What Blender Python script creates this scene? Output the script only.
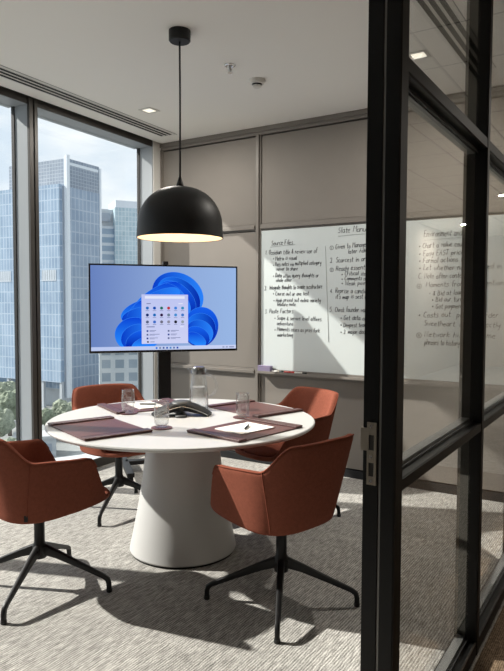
import bpy, bmesh, math, random
from mathutils import Vector, Matrix
random.seed(7)
for o in list(bpy.data.objects):
    bpy.data.objects.remove(o)
SC = bpy.context.scene
COL = SC.collection
PI = math.pi

# ------------------------------------------------------------------ camera
FPX, YAW, TILT, ROLL = 627.11, 0.563363, 0.051604, 0.003396
EYE = Vector((0, 0, 1.45))
FW = Vector((-math.sin(YAW) * math.cos(TILT), math.cos(YAW) * math.cos(TILT), -math.sin(TILT)))
r0 = Vector((math.cos(YAW), math.sin(YAW), 0))
u0 = r0.cross(FW)
RT = math.cos(ROLL) * r0 + math.sin(ROLL) * u0
UP = -math.sin(ROLL) * r0 + math.cos(ROLL) * u0
cam_d = bpy.data.cameras.new('camera')
cam_d.sensor_fit = 'HORIZONTAL'
cam_d.sensor_width = 36
cam_d.lens = FPX / 504 * 36
cam_d.clip_start, cam_d.clip_end = 0.05, 3000
cam = bpy.data.objects.new('camera', cam_d)
COL.objects.link(cam)
m4 = Matrix((RT, UP, -FW)).transposed().to_4x4()
m4.translation = EYE
cam.matrix_world = m4
SC.camera = cam

# ------------------------------------------------------------------ world, sun, exposure
SUN_AZ, SUN_EL = math.radians(21), math.radians(35.9)
SUN_STRENGTH, SKY_STRENGTH = 6.4, 0.92
w = bpy.data.worlds.new('sky')
SC.world = w
w.use_nodes = True
nt = w.node_tree
nt.nodes.clear()
wo = nt.nodes.new('ShaderNodeOutputWorld')
bg = nt.nodes.new('ShaderNodeBackground')
tc = nt.nodes.new('ShaderNodeTexCoord')
mp = nt.nodes.new('ShaderNodeMapping')
mp.inputs['Scale'].default_value = (1.0, 1.0, 2.6)
nz = nt.nodes.new('ShaderNodeTexNoise')
nz.inputs['Scale'].default_value = 3.2
nz.inputs['Detail'].default_value = 6
nz.inputs['Roughness'].default_value = 0.6
cr = nt.nodes.new('ShaderNodeValToRGB')
cr.color_ramp.elements[0].position = 0.36
cr.color_ramp.elements[0].color = (0.66, 0.76, 0.87, 1)
cr.color_ramp.elements[1].position = 0.6
cr.color_ramp.elements[1].color = (0.95, 0.97, 0.99, 1)
nt.links.new(tc.outputs['Generated'], mp.inputs['Vector'])
nt.links.new(mp.outputs['Vector'], nz.inputs['Vector'])
nt.links.new(nz.outputs['Fac'], cr.inputs['Fac'])
nt.links.new(cr.outputs['Color'], bg.inputs['Color'])
bg.inputs['Strength'].default_value = SKY_STRENGTH
nt.links.new(bg.outputs['Background'], wo.inputs['Surface'])
sd = bpy.data.lights.new('sun', 'SUN')
sd.energy = SUN_STRENGTH
sd.angle = math.radians(0.9)
sd.color = (1.0, 0.95, 0.88)
sun = bpy.data.objects.new('sun', sd)
COL.objects.link(sun)
SDIR = Vector((math.cos(SUN_EL) * math.cos(SUN_AZ), math.cos(SUN_EL) * math.sin(SUN_AZ), -math.sin(SUN_EL)))
sun.rotation_euler = SDIR.to_track_quat('-Z', 'Y').to_euler()
sun.location = (-12, -4, 12)
DOWN_W, CORR_W, PEND_W = 18.0, 6.0, 3.0      # watts of the seen lamps and of the added corridor fill
SC.view_settings.view_transform = 'Standard'
SC.view_settings.look = 'None'
SC.view_settings.gamma = 1.0
SC.view_settings.use_curve_mapping = False
SC.view_settings.exposure = 0.36
SC.cycles.max_bounces = 14
SC.cycles.diffuse_bounces = 5
SC.cycles.glossy_bounces = 6
SC.cycles.transmission_bounces = 12
SC.cycles.transparent_max_bounces = 24
SC.cycles.sample_clamp_indirect = 6
SC.cycles.caustics_reflective = False
SC.cycles.caustics_refractive = False


# ------------------------------------------------------------------ materials
class G:
    """small node graph helper"""
    def __init__(s, name):
        s.m = bpy.data.materials.new(name)
        s.m.use_nodes = True
        s.t = s.m.node_tree
        s.t.nodes.clear()
        s.out = s.n('OutputMaterial')

    def n(s, typ, **kw):
        nd = s.t.nodes.new('ShaderNode' + typ)
        for k, v in kw.items():
            setattr(nd, k, v)
        return nd

    def l(s, a, b):
        s.t.links.new(a, b)

    def math(s, op, a, b=None):
        nd = s.n('Math', operation=op)
        for i, v in enumerate((a, b)):
            if v is None:
                continue
            if isinstance(v, (int, float)):
                nd.inputs[i].default_value = v
            else:
                s.l(v, nd.inputs[i])
        return nd.outputs[0]

    def ramp(s, fac, stops):
        nd = s.n('ValToRGB')
        e = nd.color_ramp.elements
        while len(e) < len(stops):
            e.new(0.5)
        for i, (p, c) in enumerate(stops):
            e[i].position = p
            e[i].color = (*c, 1)
        s.l(fac, nd.inputs['Fac'])
        return nd.outputs['Color']

    def noise(s, vec, scale, detail=3, rough=0.55, stretch=None):
        if stretch:
            mpn = s.n('Mapping')
            mpn.inputs['Scale'].default_value = stretch
            s.l(vec, mpn.inputs['Vector'])
            vec = mpn.outputs[0]
        nd = s.n('TexNoise')
        nd.inputs['Scale'].default_value = scale
        nd.inputs['Detail'].default_value = detail
        nd.inputs['Roughness'].default_value = rough
        s.l(vec, nd.inputs['Vector'])
        return nd.outputs['Fac']


def pbr(name, col, rough=0.5, metal=0.0, spec=0.5, bump=None, vary=0.0, vscale=20, sheen=0.0, emit=None):
    g = G(name)
    b = g.n('BsdfPrincipled')
    b.inputs['Base Color'].default_value = (*col, 1)
    b.inputs['Roughness'].default_value = rough
    b.inputs['Metallic'].default_value = metal
    b.inputs['Specular IOR Level'].default_value = spec
    if sheen:
        b.inputs['Sheen Weight'].default_value = sheen
        b.inputs['Sheen Roughness'].default_value = 0.5
    tcn = g.n('TexCoord')
    if vary:
        f = g.noise(tcn.outputs['Object'], vscale, 4)
        lo = [c * (1 - vary) for c in col]
        hi = [min(1, c * (1 + vary)) for c in col]
        g.l(g.ramp(f, [(0.3, lo), (0.7, hi)]), b.inputs['Base Color'])
    if bump:
        f = g.noise(tcn.outputs['Object'], bump[0], 3)
        bn = g.n('Bump')
        bn.inputs['Strength'].default_value = bump[1]
        bn.inputs['Distance'].default_value = 0.002
        g.l(f, bn.inputs['Height'])
        g.l(bn.outputs[0], b.inputs['Normal'])
    if emit:
        b.inputs['Emission Color'].default_value = (*emit[0], 1)
        b.inputs['Emission Strength'].default_value = emit[1]
    g.l(b.outputs[0], g.out.inputs['Surface'])
    return g.m


def emission(name, col, strength=1.0):
    g = G(name)
    e = g.n('Emission')
    e.inputs['Color'].default_value = (*col, 1)
    e.inputs['Strength'].default_value = strength * 0.78
    g.l(e.outputs[0], g.out.inputs['Surface'])
    return g.m


def pane_glass(name, tint, refl=1.0, f0=0.04):
    """sheet glass: straight transmission with Schlick reflection"""
    g = G(name)
    geo = g.n('NewGeometry')
    dot = g.n('VectorMath', operation='DOT_PRODUCT')
    g.l(geo.outputs['Normal'], dot.inputs[0])
    g.l(geo.outputs['Incoming'], dot.inputs[1])
    c = g.math('ABSOLUTE', dot.outputs['Value'])
    p = g.math('POWER', g.math('SUBTRACT', 1.0, c), 5.0)
    f = g.math('MULTIPLY', g.math('ADD', g.math('MULTIPLY', p, 1 - f0), f0), refl)
    tr = g.n('BsdfTransparent')
    tr.inputs['Color'].default_value = (*tint, 1)
    gl = g.n('BsdfGlossy')
    gl.inputs['Roughness'].default_value = 0.0
    gl.inputs['Color'].default_value = (1, 1, 1, 1)
    mx = g.n('MixShader')
    g.l(f, mx.inputs[0])
    g.l(tr.outputs[0], mx.inputs[1])
    g.l(gl.outputs[0], mx.inputs[2])
    g.l(mx.outputs[0], g.out.inputs['Surface'])
    return g.m


def clear_glass():
    g = G('drinking_glass')
    geo = g.n('NewGeometry')
    dot = g.n('VectorMath', operation='DOT_PRODUCT')
    g.l(geo.outputs['Normal'], dot.inputs[0])
    g.l(geo.outputs['Incoming'], dot.inputs[1])
    c = g.math('ABSOLUTE', dot.outputs['Value'])
    p = g.math('POWER', g.math('SUBTRACT', 1.0, c), 3.5)
    f = g.math('ADD', g.math('MULTIPLY', p, 0.85), 0.05)
    tr = g.n('BsdfTransparent')
    tr.inputs['Color'].default_value = (0.985, 0.99, 0.99, 1)
    rf = g.n('BsdfRefraction')
    rf.inputs['IOR'].default_value = 1.45
    rf.inputs['Roughness'].default_value = 0.0
    rf.inputs['Color'].default_value = (0.97, 0.975, 0.975, 1)
    m1 = g.n('MixShader')
    m1.inputs[0].default_value = 0.10
    g.l(tr.outputs[0], m1.inputs[1])
    g.l(rf.outputs[0], m1.inputs[2])
    gl = g.n('BsdfGlossy')
    gl.inputs['Roughness'].default_value = 0.02
    mx = g.n('MixShader')
    g.l(f, mx.inputs[0])
    g.l(m1.outputs[0], mx.inputs[1])
    g.l(gl.outputs[0], mx.inputs[2])
    g.l(mx.outputs[0], g.out.inputs['Surface'])
    return g.m


def water_mat():
    g = G('water')
    a = g.n('BsdfRefraction')
    a.inputs['IOR'].default_value = 1.12
    a.inputs['Roughness'].default_value = 0.0
    tr = g.n('BsdfTransparent')
    mx = g.n('MixShader')
    mx.inputs[0].default_value = 0.55
    g.l(a.outputs[0], mx.inputs[1])
    g.l(tr.outputs[0], mx.inputs[2])
    gl = g.n('BsdfGlossy')
    gl.inputs['Roughness'].default_value = 0.02
    m2 = g.n('MixShader')
    m2.inputs[0].default_value = 0.07
    g.l(mx.outputs[0], m2.inputs[1])
    g.l(gl.outputs[0], m2.inputs[2])
    g.l(m2.outputs[0], g.out.inputs['Surface'])
    return g.m


def carpet(name, dark, mid, light, stretch=(95, 9, 1), fine=(260, 60, 1), ribs=None):
    g = G(name)
    t = g.n('TexCoord').outputs['Object']
    a = g.noise(t, 1.0, 4, 0.7, stretch)
    b = g.noise(t, 1.0, 2, 0.6, fine)
    c = g.noise(t, 1.6, 2)
    v = g.math('ADD', g.math('MULTIPLY', a, 0.62), g.math('MULTIPLY', b, 0.38))
    v = g.math('ADD', v, g.math('MULTIPLY', g.math('SUBTRACT', c, 0.5), 0.12))
    if ribs:
        wv = g.n('TexWave', wave_type='BANDS', bands_direction='X')
        wv.inputs['Scale'].default_value = ribs
        wv.inputs['Distortion'].default_value = 2.5
        wv.inputs['Detail'].default_value = 2
        g.l(t, wv.inputs['Vector'])
        v = g.math('ADD', g.math('MULTIPLY', v, 0.88), g.math('MULTIPLY', wv.outputs['Fac'], 0.12))
    bsdf = g.n('BsdfPrincipled')
    bsdf.inputs['Roughness'].default_value = 0.95
    bsdf.inputs['Specular IOR Level'].default_value = 0.1
    g.l(g.ramp(v, [(0.36, dark), (0.5, mid), (0.64, light)]), bsdf.inputs['Base Color'])
    bn = g.n('Bump')
    bn.inputs['Strength'].default_value = 0.6
    bn.inputs['Distance'].default_value = 0.005
    g.l(v, bn.inputs['Height'])
    g.l(bn.outputs[0], bsdf.inputs['Normal'])
    g.l(bsdf.outputs[0], g.out.inputs['Surface'])
    return g.m


def facade(name, glass_a, glass_b, line, bw, bh, mortar=0.08, rough=0.25, spec=0.6, vary=1.0):
    """curtain wall grid on UVs laid out in metres"""
    g = G(name)
    uv = g.n('TexCoord').outputs['UV']
    br = g.n('TexBrick', offset=0.0, squash=1.0)
    br.inputs['Scale'].default_value = 1.0
    br.inputs['Brick Width'].default_value = bw
    br.inputs['Row Height'].default_value = bh
    br.inputs['Mortar Size'].default_value = mortar
    br.inputs['Mortar Smooth'].default_value = 0.1
    br.inputs['Color1'].default_value = (*glass_a, 1)
    br.inputs['Color2'].default_value = (*glass_b, 1)
    br.inputs['Mortar'].default_value = (*line, 1)
    g.l(uv, br.inputs['Vector'])
    f = g.noise(uv, 0.12, 3)  # broad patches put reflections of trees and buildings into the colour
    mx = g.n('MixRGB', blend_type='MULTIPLY')
    mx.inputs['Fac'].default_value = 0.5 * vary
    g.l(br.outputs['Color'], mx.inputs['Color1'])
    g.l(g.ramp(f, [(0.35, (0.62, 0.68, 0.74)), (0.6, (1, 1, 1))]), mx.inputs['Color2'])
    b = g.n('BsdfPrincipled')
    b.inputs['Roughness'].default_value = rough
    b.inputs['Specular IOR Level'].default_value = spec
    g.l(mx.outputs[0], b.inputs['Base Color'])
    g.l(b.outputs[0], g.out.inputs['Surface'])
    return g.m


def ceiling_tiles(name, col, size=0.6):
    g = G(name)
    t = g.n('TexCoord').outputs['Object']
    br = g.n('TexBrick', offset=0.0)
    br.inputs['Scale'].default_value = 1.0
    br.inputs['Brick Width'].default_value = size
    br.inputs['Row Height'].default_value = size
    br.inputs['Mortar Size'].default_value = 0.006
    br.inputs['Color1'].default_value = (*col, 1)
    br.inputs['Color2'].default_value = (*col, 1)
    br.inputs['Mortar'].default_value = (0.12, 0.11, 0.1, 1)
    g.l(t, br.inputs['Vector'])
    b = g.n('BsdfPrincipled')
    b.inputs['Roughness'].default_value = 0.9
    g.l(br.outputs['Color'], b.inputs['Base Color'])
    g.l(b.outputs[0], g.out.inputs['Surface'])
    return g.m


def foliage(name, a, b_):
    g = G(name)
    t = g.n('TexCoord').outputs['Object']
    f = g.noise(t, 1.4, 5, 0.75)
    b = g.n('BsdfPrincipled')
    b.inputs['Roughness'].default_value = 0.8
    g.l(g.ramp(f, [(0.35, a), (0.65, b_)]), b.inputs['Base Color'])
    g.l(b.outputs[0], g.out.inputs['Surface'])
    return g.m


def fabric(name, col):
    g = G(name)
    t = g.n('TexCoord').outputs['Object']
    a = g.noise(t, 420, 2, 0.6)
    c = g.noise(t, 60, 3)
    v = g.math('ADD', g.math('MULTIPLY', a, 0.7), g.math('MULTIPLY', c, 0.3))
    b = g.n('BsdfPrincipled')
    b.inputs['Roughness'].default_value = 0.9
    b.inputs['Specular IOR Level'].default_value = 0.06
    lo = [x * 0.8 for x in col]
    hi = [x * 1.2 for x in col]
    g.l(g.ramp(v, [(0.35, lo), (0.65, hi)]), b.inputs['Base Color'])
    bn = g.n('Bump')
    bn.inputs['Strength'].default_value = 0.25
    bn.inputs['Distance'].default_value = 0.0015
    g.l(v, bn.inputs['Height'])
    g.l(bn.outputs[0], b.inputs['Normal'])
    g.l(b.outputs[0], g.out.inputs['Surface'])
    return g.m


def screen_gradient(name, c0, c1, axis='X', strength=1.0, mid=None):
    g = G(name)
    sep = g.n('SeparateXYZ')
    g.l(g.n('TexCoord').outputs['Generated'], sep.inputs[0])
    e = g.n('Emission')
    e.inputs['Strength'].default_value = strength * 0.78
    st = [(0, c0), (1, c1)] if mid is None else [(0, c0), (0.5, mid), (1, c1)]
    g.l(g.ramp(sep.outputs[axis], st), e.inputs['Color'])
    g.l(e.outputs[0], g.out.inputs['Surface'])
    return g.m


M = dict(
    ceiling=pbr('painted_plaster', (0.93, 0.91, 0.865), 0.9, spec=0.2),
    white_paint=pbr('white_paint', (0.75, 0.74, 0.71), 0.6),
    panel=pbr('taupe_panel', (0.235, 0.214, 0.193), 0.6, spec=0.3, vary=0.03, vscale=3),
    rail=pbr('taupe_rail', (0.215, 0.195, 0.175), 0.45, spec=0.4),
    gap=pbr('dark_gap', (0.03, 0.028, 0.026), 0.8),
    black_base=pbr('black_skirting', (0.008, 0.009, 0.011), 0.45),
    carpet=carpet('woven_carpet', (0.12, 0.115, 0.107), (0.345, 0.333, 0.312), (0.68, 0.66, 0.62), (95, 14, 1), (330, 110, 1), 26),
    brown_carpet=carpet('brown_carpet', (0.045, 0.03, 0.02), (0.15, 0.105, 0.07), (0.3, 0.22, 0.15), (60, 60, 1), (240, 90, 1), 40),
    tiles=ceiling_tiles('tile_ceiling', (0.78, 0.76, 0.70)),
    corridor_wall=pbr('corridor_wall', (0.16, 0.14, 0.12), 0.8),
    corridor_pale=pbr('corridor_pale_wall', (0.55, 0.50, 0.44), 0.8),
    black_frame=pbr('black_frame', (0.005, 0.005, 0.005), 0.4, spec=0.25),
    bronze=pbr('dark_bronze', (0.016, 0.012, 0.009), 0.5, spec=0.12),
    polished=pbr('polished_dark_metal', (0.17, 0.165, 0.155), 0.03, metal=1.0),
    lid=pbr('dark_steel_lid', (0.16, 0.16, 0.16), 0.3, metal=0.8),
    bead=pbr('grey_glazing_bead', (0.22, 0.22, 0.215), 0.4, metal=0.3),
    dark_mullion=pbr('dark_window_frame', (0.055, 0.05, 0.045), 0.5, metal=0.2),
    gasket=pbr('black_gasket', (0.01, 0.01, 0.01), 0.6),
    alu=pbr('grey_aluminium', (0.36, 0.39, 0.42), 0.5, metal=0.0),
    sill=pbr('pale_sill', (0.62, 0.66, 0.70), 0.5),
    window_glass=pane_glass('window_glass', (0.975, 0.985, 0.98), 0.8),
    partition_glass=pane_glass('partition_glass', (0.955, 0.955, 0.945), 0.7),
    table=pbr('white_lacquer', (0.53, 0.528, 0.52), 0.35, spec=0.45),
    table_edge=pbr('white_edge', (0.70, 0.69, 0.66), 0.4),
    chair=fabric('terracotta_fabric', (0.215, 0.070, 0.045)),
    chair_pipe=fabric('terracotta_piping', (0.215, 0.066, 0.042)),
    black_metal=pbr('black_powder_coat', (0.006, 0.006, 0.0065), 0.45, spec=0.3),
    black_plastic=pbr('black_plastic', (0.010, 0.010, 0.011), 0.5, spec=0.3),
    rubber=pbr('black_rubber', (0.008, 0.008, 0.008), 0.7),
    leather=pbr('burgundy_leather', (0.095, 0.034, 0.030), 0.42, spec=0.5, bump=(180, 0.15), vary=0.1, vscale=40),
    leather_edge=pbr('burgundy_leather_bar', (0.080, 0.027, 0.024), 0.38, spec=0.55, bump=(180, 0.15)),
    coaster=pbr('coaster_leather', (0.10, 0.030, 0.027), 0.4),
    paper=pbr('white_paper', (0.86, 0.85, 0.82), 0.7),
    glassware=clear_glass(),
    water=water_mat(),
    steel=pbr('brushed_steel', (0.55, 0.55, 0.54), 0.28, metal=1.0),
    plate=pbr('satin_steel_plate', (0.30, 0.265, 0.22), 0.42, metal=0.85),
    chrome=pbr('chrome', (0.75, 0.75, 0.75), 0.15, metal=1.0),
    shade=pbr('matt_black_shade', (0.007, 0.007, 0.0073), 0.5, spec=0.35),
    shade_in=pbr('cream_shade_lining', (0.88, 0.77, 0.62), 0.6),
    bulb=emission('lit_bulb', (1.0, 0.78, 0.5), 6.0),
    led=emission('led_panel', (1.0, 0.93, 0.76), 1.3),
    wb=pbr('whiteboard_gloss', (0.64, 0.695, 0.695), 0.2, spec=0.5),
    ink=pbr('black_marker_ink', (0.05, 0.052, 0.06), 0.5),
    eraser=pbr('violet_felt', (0.22, 0.19, 0.30), 0.9),
    red=pbr('red_marker', (0.55, 0.02, 0.02), 0.4),
    green=pbr('black_marker_cap', (0.02, 0.025, 0.03), 0.4),
    whitep=pbr('white_plastic', (0.72, 0.71, 0.67), 0.45),
    dvoid=pbr('dark_slot', (0.008, 0.008, 0.008), 0.9),
    blade=pbr('white_blade', (0.80, 0.79, 0.75), 0.5),
    tag=pbr('black_tag', (0.006, 0.006, 0.006), 0.6),
    phone_grey=pbr('speaker_grille', (0.055, 0.058, 0.06), 0.5, metal=0.2),
    bez=pbr('gloss_black_bezel', (0.006, 0.006, 0.007), 0.2),
)


# ------------------------------------------------------------------ geometry helpers
def new_obj(name, bm, mat, parent=None, smooth=False, bevel=0, subsurf=0, loc=None, rz=0, segs=2):
    me = bpy.data.meshes.new(name)
    bmesh.ops.recalc_face_normals(bm, faces=bm.faces)
    bm.to_mesh(me)
    bm.free()
    if isinstance(mat, (list, tuple)):
        for mm in mat:
            me.materials.append(mm)
    else:
        me.materials.append(mat)
    if smooth:
        for p in me.polygons:
            p.use_smooth = True
    o = bpy.data.objects.new(name, me)
    COL.objects.link(o)
    if parent is not None:
        o.parent = parent
    if loc is not None:
        o.location = loc
    o.rotation_euler = (0, 0, rz)
    if bevel:
        b = o.modifiers.new('bevel', 'BEVEL')
        b.width = bevel
        b.segments = segs
        b.limit_method = 'ANGLE'
        b.angle_limit = math.radians(40)
        b.harden_normals = False
    if subsurf:
        s = o.modifiers.new('sub', 'SUBSURF')
        s.levels = subsurf
        s.render_levels = subsurf
    return o


def empty(name, loc=(0, 0, 0), rz=0):
    o = bpy.data.objects.new(name, None)
    o.empty_display_size = 0.05
    COL.objects.link(o)
    o.location = loc
    o.rotation_euler = (0, 0, rz)
    return o


def tag(o, label, cat, group=None, kind=None):
    o['label'] = label
    o['category'] = cat
    if group:
        o['group'] = group
    if kind:
        o['kind'] = kind
    return o


def structure(o, label=None, cat=None):
    o['kind'] = 'structure'
    if label:
        o['label'] = label
    if cat:
        o['category'] = cat
    return o


def quad_faces(bm, vs, flip=False):
    f = [(0, 3, 2, 1), (4, 5, 6, 7), (0, 1, 5, 4), (1, 2, 6, 5), (2, 3, 7, 6), (3, 0, 4, 7)]
    return [bm.faces.new([vs[i] for i in q]) for q in f]


def add_box(bm, x0, x1, y0, y1, z0, z1, fn=None, mi=0):
    pts = [(x0, y0, z0), (x1, y0, z0), (x1, y1, z0), (x0, y1, z0), (x0, y0, z1), (x1, y0, z1), (x1, y1, z1), (x0, y1, z1)]
    vs = [bm.verts.new(fn(*p) if fn else p) for p in pts]
    for f in quad_faces(bm, vs):
        f.material_index = mi


def box(name, x0, x1, y0, y1, z0, z1, mat, parent=None, bevel=0, fn=None, **kw):
    bm = bmesh.new()
    add_box(bm, x0, x1, y0, y1, z0, z1, fn)
    return new_obj(name, bm, mat, parent, bevel=bevel, **kw)


def add_tube(bm, pts, r, n=10, caps=True, up=Vector((0, 0, 1)), sx=1.0, sy=1.0, mi=0):
    """sweep a (scaled) circle along points; r may be a list"""
    pts = [Vector(p) for p in pts]
    rings = []
    prev = None
    for i, p in enumerate(pts):
        a = pts[max(i - 1, 0)]
        b = pts[min(i + 1, len(pts) - 1)]
        t = (b - a).normalized()
        if prev is None:
            ref = up if abs(t.dot(up)) < 0.95 else Vector((1, 0, 0))
            s = t.cross(ref).normalized()
        else:
            s = (prev - t * prev.dot(t)).normalized()
        prev = s
        q = t.cross(s)
        rr = r[i] if isinstance(r, (list, tuple)) else r
        rings.append([bm.verts.new(p + rr * (math.cos(2 * PI * k / n) * sx * s + math.sin(2 * PI * k / n) * sy * q)) for k in range(n)])
    for a, b in zip(rings, rings[1:]):
        for k in range(n):
            f = bm.faces.new((a[k], a[(k + 1) % n], b[(k + 1) % n], b[k]))
            f.material_index = mi
    if caps:
        bm.faces.new(rings[0][::-1]).material_index = mi
        bm.faces.new(rings[-1]).material_index = mi


def add_lathe(bm, prof, n=48, cx=0, cy=0, close=False, mi=0):
    rings = []
    for r, z in prof:
        if r < 1e-6:
            rings.append([bm.verts.new((cx, cy, z))])
        else:
            rings.append([bm.verts.new((cx + r * math.cos(2 * PI * k / n), cy + r * math.sin(2 * PI * k / n), z)) for k in range(n)])
    pairs = list(zip(rings, rings[1:]))
    if close:
        pairs.append((rings[-1], rings[0]))
    for a, b in pairs:
        for k in range(n):
            k2 = (k + 1) % n
            if len(a) == 1 and len(b) == 1:
                continue
            if len(a) == 1:
                f = bm.faces.new((a[0], b[k2], b[k]))
            elif len(b) == 1:
                f = bm.faces.new((a[k], a[k2], b[0]))
            else:
                f = bm.faces.new((a[k], a[k2], b[k2], b[k]))
            f.material_index = mi


def lathe(name, prof, mat, parent=None, n=48, smooth=True, close=False, bevel=0, **kw):
    bm = bmesh.new()
    add_lathe(bm, prof, n, close=close)
    o = new_obj(name, bm, mat, parent, smooth=smooth, bevel=bevel, **kw)
    return o


def autosmooth(o, ang=35):
    md = o.modifiers.new('split', 'EDGE_SPLIT')
    md.split_angle = math.radians(ang)
    return o


def tube(name, pts, r, mat, parent=None, n=10, **kw):
    bm = bmesh.new()
    add_tube(bm, pts, r, n)
    return new_obj(name, bm, mat, parent, smooth=True, **kw)


def uv_box(name, w_, d_, z0, z1, mats, parent=None, loc=None, rz=0):
    """box centred in plan whose side UVs are metres (facades); mats = (side, top)"""
    bm = bmesh.new()
    uvl = bm.loops.layers.uv.new('uv')
    x, y = w_ / 2, d_ / 2
    c = [(-x, -y), (x, -y), (x, y), (-x, y)]
    lens = [w_, d_, w_, d_]
    for i in range(4):
        a, b = c[i], c[(i + 1) % 4]
        vs = [bm.verts.new((*a, z0)), bm.verts.new((*b, z0)), bm.verts.new((*b, z1)), bm.verts.new((*a, z1))]
        f = bm.faces.new(vs)
        for lp, u in zip(f.loops, [(0, 0), (lens[i], 0), (lens[i], z1 - z0), (0, z1 - z0)]):
            lp[uvl].uv = u
    f = bm.faces.new([bm.verts.new((*p, z1)) for p in c])
    f.material_index = 1
    f = bm.faces.new([bm.verts.new((*p, z0)) for p in c[::-1]])
    f.material_index = 1
    bmesh.ops.remove_doubles(bm, verts=bm.verts, dist=1e-5)
    return new_obj(name, bm, list(mats), parent, loc=loc, rz=rz)


def copy_tree(o, parent=None):
    c = o.copy()
    COL.objects.link(c)
    if parent is not None:
        c.parent = parent
    for ch in list(o.children):
        copy_tree(ch, c)
    return c


# ================================================================== THE SETTING
H = 3.0
YB = 4.80                      # back wall
XP0, XP1 = -0.566, -0.650      # partition faces: corridor side, room side
XG = -0.600                    # its glass
Y_FRONT = -1.6
# window wall: s runs along it, o outwards
WA = math.radians(-2.7)
WP = Vector((-3.975, 2.902, 0))
WD = Vector((math.sin(WA), math.cos(WA), 0))
WN = Vector((-WD.y, WD.x, 0))


def W(s, o, z):
    p = WP + WD * s + WN * o
    return (p.x, p.y, z)


S_END = (YB - WP.y) / WD.y
S_BEG = (Y_FRONT - WP.y) / WD.y

floor = box('floor', -4.16, XP0 + 0.02, Y_FRONT - 0.1, YB + 0.1, -0.12, 0.0, M['carpet'])
structure(floor)
cf = box('floor_corridor', XP0 + 0.02, 2.7, -4.0, 5.6, -0.12, 0.0, M['brown_carpet'])
structure(box('floor_bounce', XP0 + 0.02, 2.7, 5.6, 15.2, -0.12, 0.0, M['carpet']))  # unseen pale floor added to bounce light onto the corridor ceiling
structure(cf)

# ceiling slab stops short of the window recess
bm = bmesh.new()
a0, a1 = W(S_BEG - 0.1, 0, 0), W(S_END + 0.1, 0, 0)
lo = [bm.verts.new((a0[0], a0[1], H)), bm.verts.new((XP0, a0[1], H)), bm.verts.new((XP0, a1[1], H)), bm.verts.new((a1[0], a1[1], H))]
hi = [bm.verts.new((v.co.x, v.co.y, H + 0.15)) for v in lo]
quad_faces(bm, lo + hi)
structure(new_obj('ceiling', bm, M['ceiling']))
structure(box('ceiling_corridor', XP0 + 0.001, 2.7, -4.0, 15.2, H, H + 0.15, M['tiles']))
structure(box('ceiling_recess', S_BEG - 0.1, S_END + 0.1, 0.001, 0.5, 3.12, 3.27, M['rail'], fn=W))

# back wall: backing, panels, rails
structure(box('wall_back', -4.29, XP0, YB + 0.03, YB + 0.2, 0, H + 0.15, M['gap']))
XV = -2.97
panels = [(-4.065, XV - 0.032, 0.075, 0.800), (-4.065, XV - 0.032, 0.862, 2.092), (-4.065, XV - 0.032, 2.155, 2.925),
          (XV + 0.036, -0.66, 0.075, 0.800), (XV + 0.036, -0.66, 2.155, 2.925)]
n_trim = [0]


def trim(bm_or_obj):
    n_trim[0] += 1
    o = bm_or_obj
    o.name = 'trim_%d' % n_trim[0]
    structure(o)
    return o


for i, (x0, x1, z0, z1) in enumerate(panels):
    o = box('wall_panel', x0, x1, YB + 0.004, YB + 0.032, z0, z1, M['panel'], bevel=0.002)
    o['kind'] = 'structure'


def rail_h(x0, x1, z, w_=0.058):
    bm = bmesh.new()
    add_box(bm, x0, x1, YB - 0.004, YB + 0.035, z - w_ / 2, z + w_ / 2)
    add_box(bm, x0, x1, YB - 0.020, YB - 0.004, z - w_ / 4, z + w_ / 4)
    return trim(new_obj('trim', bm, M['rail'], bevel=0.002))


def rail_v(x, z0, z1, w_=0.058):
    bm = bmesh.new()
    add_box(bm, x - w_ / 2, x + w_ / 2, YB - 0.0045, YB + 0.035, z0, z1)
    add_box(bm, x - w_ / 4, x + w_ / 4, YB - 0.021, YB - 0.0045, z0, z1)
    return trim(new_obj('trim', bm, M['rail'], bevel=0.002))


rail_h(-4.09, XV - 0.03, 2.124)
rail_h(-4.09, XV - 0.03, 0.831)
rail_h(XV + 0.03, -0.65, 2.124)
rail_v(XV, 0.07, 2.94)
rail_v(-4.088, 0.07, 2.94, 0.045)
# crown strip in two steps
bm = bmesh.new()
add_box(bm, -4.105, -0.65, YB - 0.012, YB + 0.035, 2.935, H)
add_box(bm, -4.105, -0.65, YB - 0.030, YB - 0.012, 2.962, H)
trim(new_obj('trim', bm, M['rail'], bevel=0.002))
structure(box('baseboard_back', -4.09, -0.65, YB - 0.006, YB + 0.034, 0, 0.066, M['black_base'], bevel=0.003))
# white return at the corner
trim(box('trim', 1.778, S_END + 0.03, 0.026, 0.039, 0.0, 3.12, M['white_paint'], fn=W, bevel=0.003))
trim(box('trim', 1.772, S_END + 0.06, 0.04, 0.23, -0.1, 3.12, M['alu'], fn=W))

# unseen walls that close the room
structure(box('wall_front', -4.6, XP0, Y_FRONT - 0.12, Y_FRONT, 0, H + 0.15, M['panel']))
structure(box('wall_corridor', XP1, XP0, YB + 0.2, 15.2, 0, H, M['corridor_pale']))
structure(box('wall_opposite', 2.6, 2.75, -4.0, 15.2, 0, H, M['corridor_pale']))
structure(box('wall_near', XP0, 2.7, -4.1, -4.0, 0, H, M['corridor_wall']))
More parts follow.
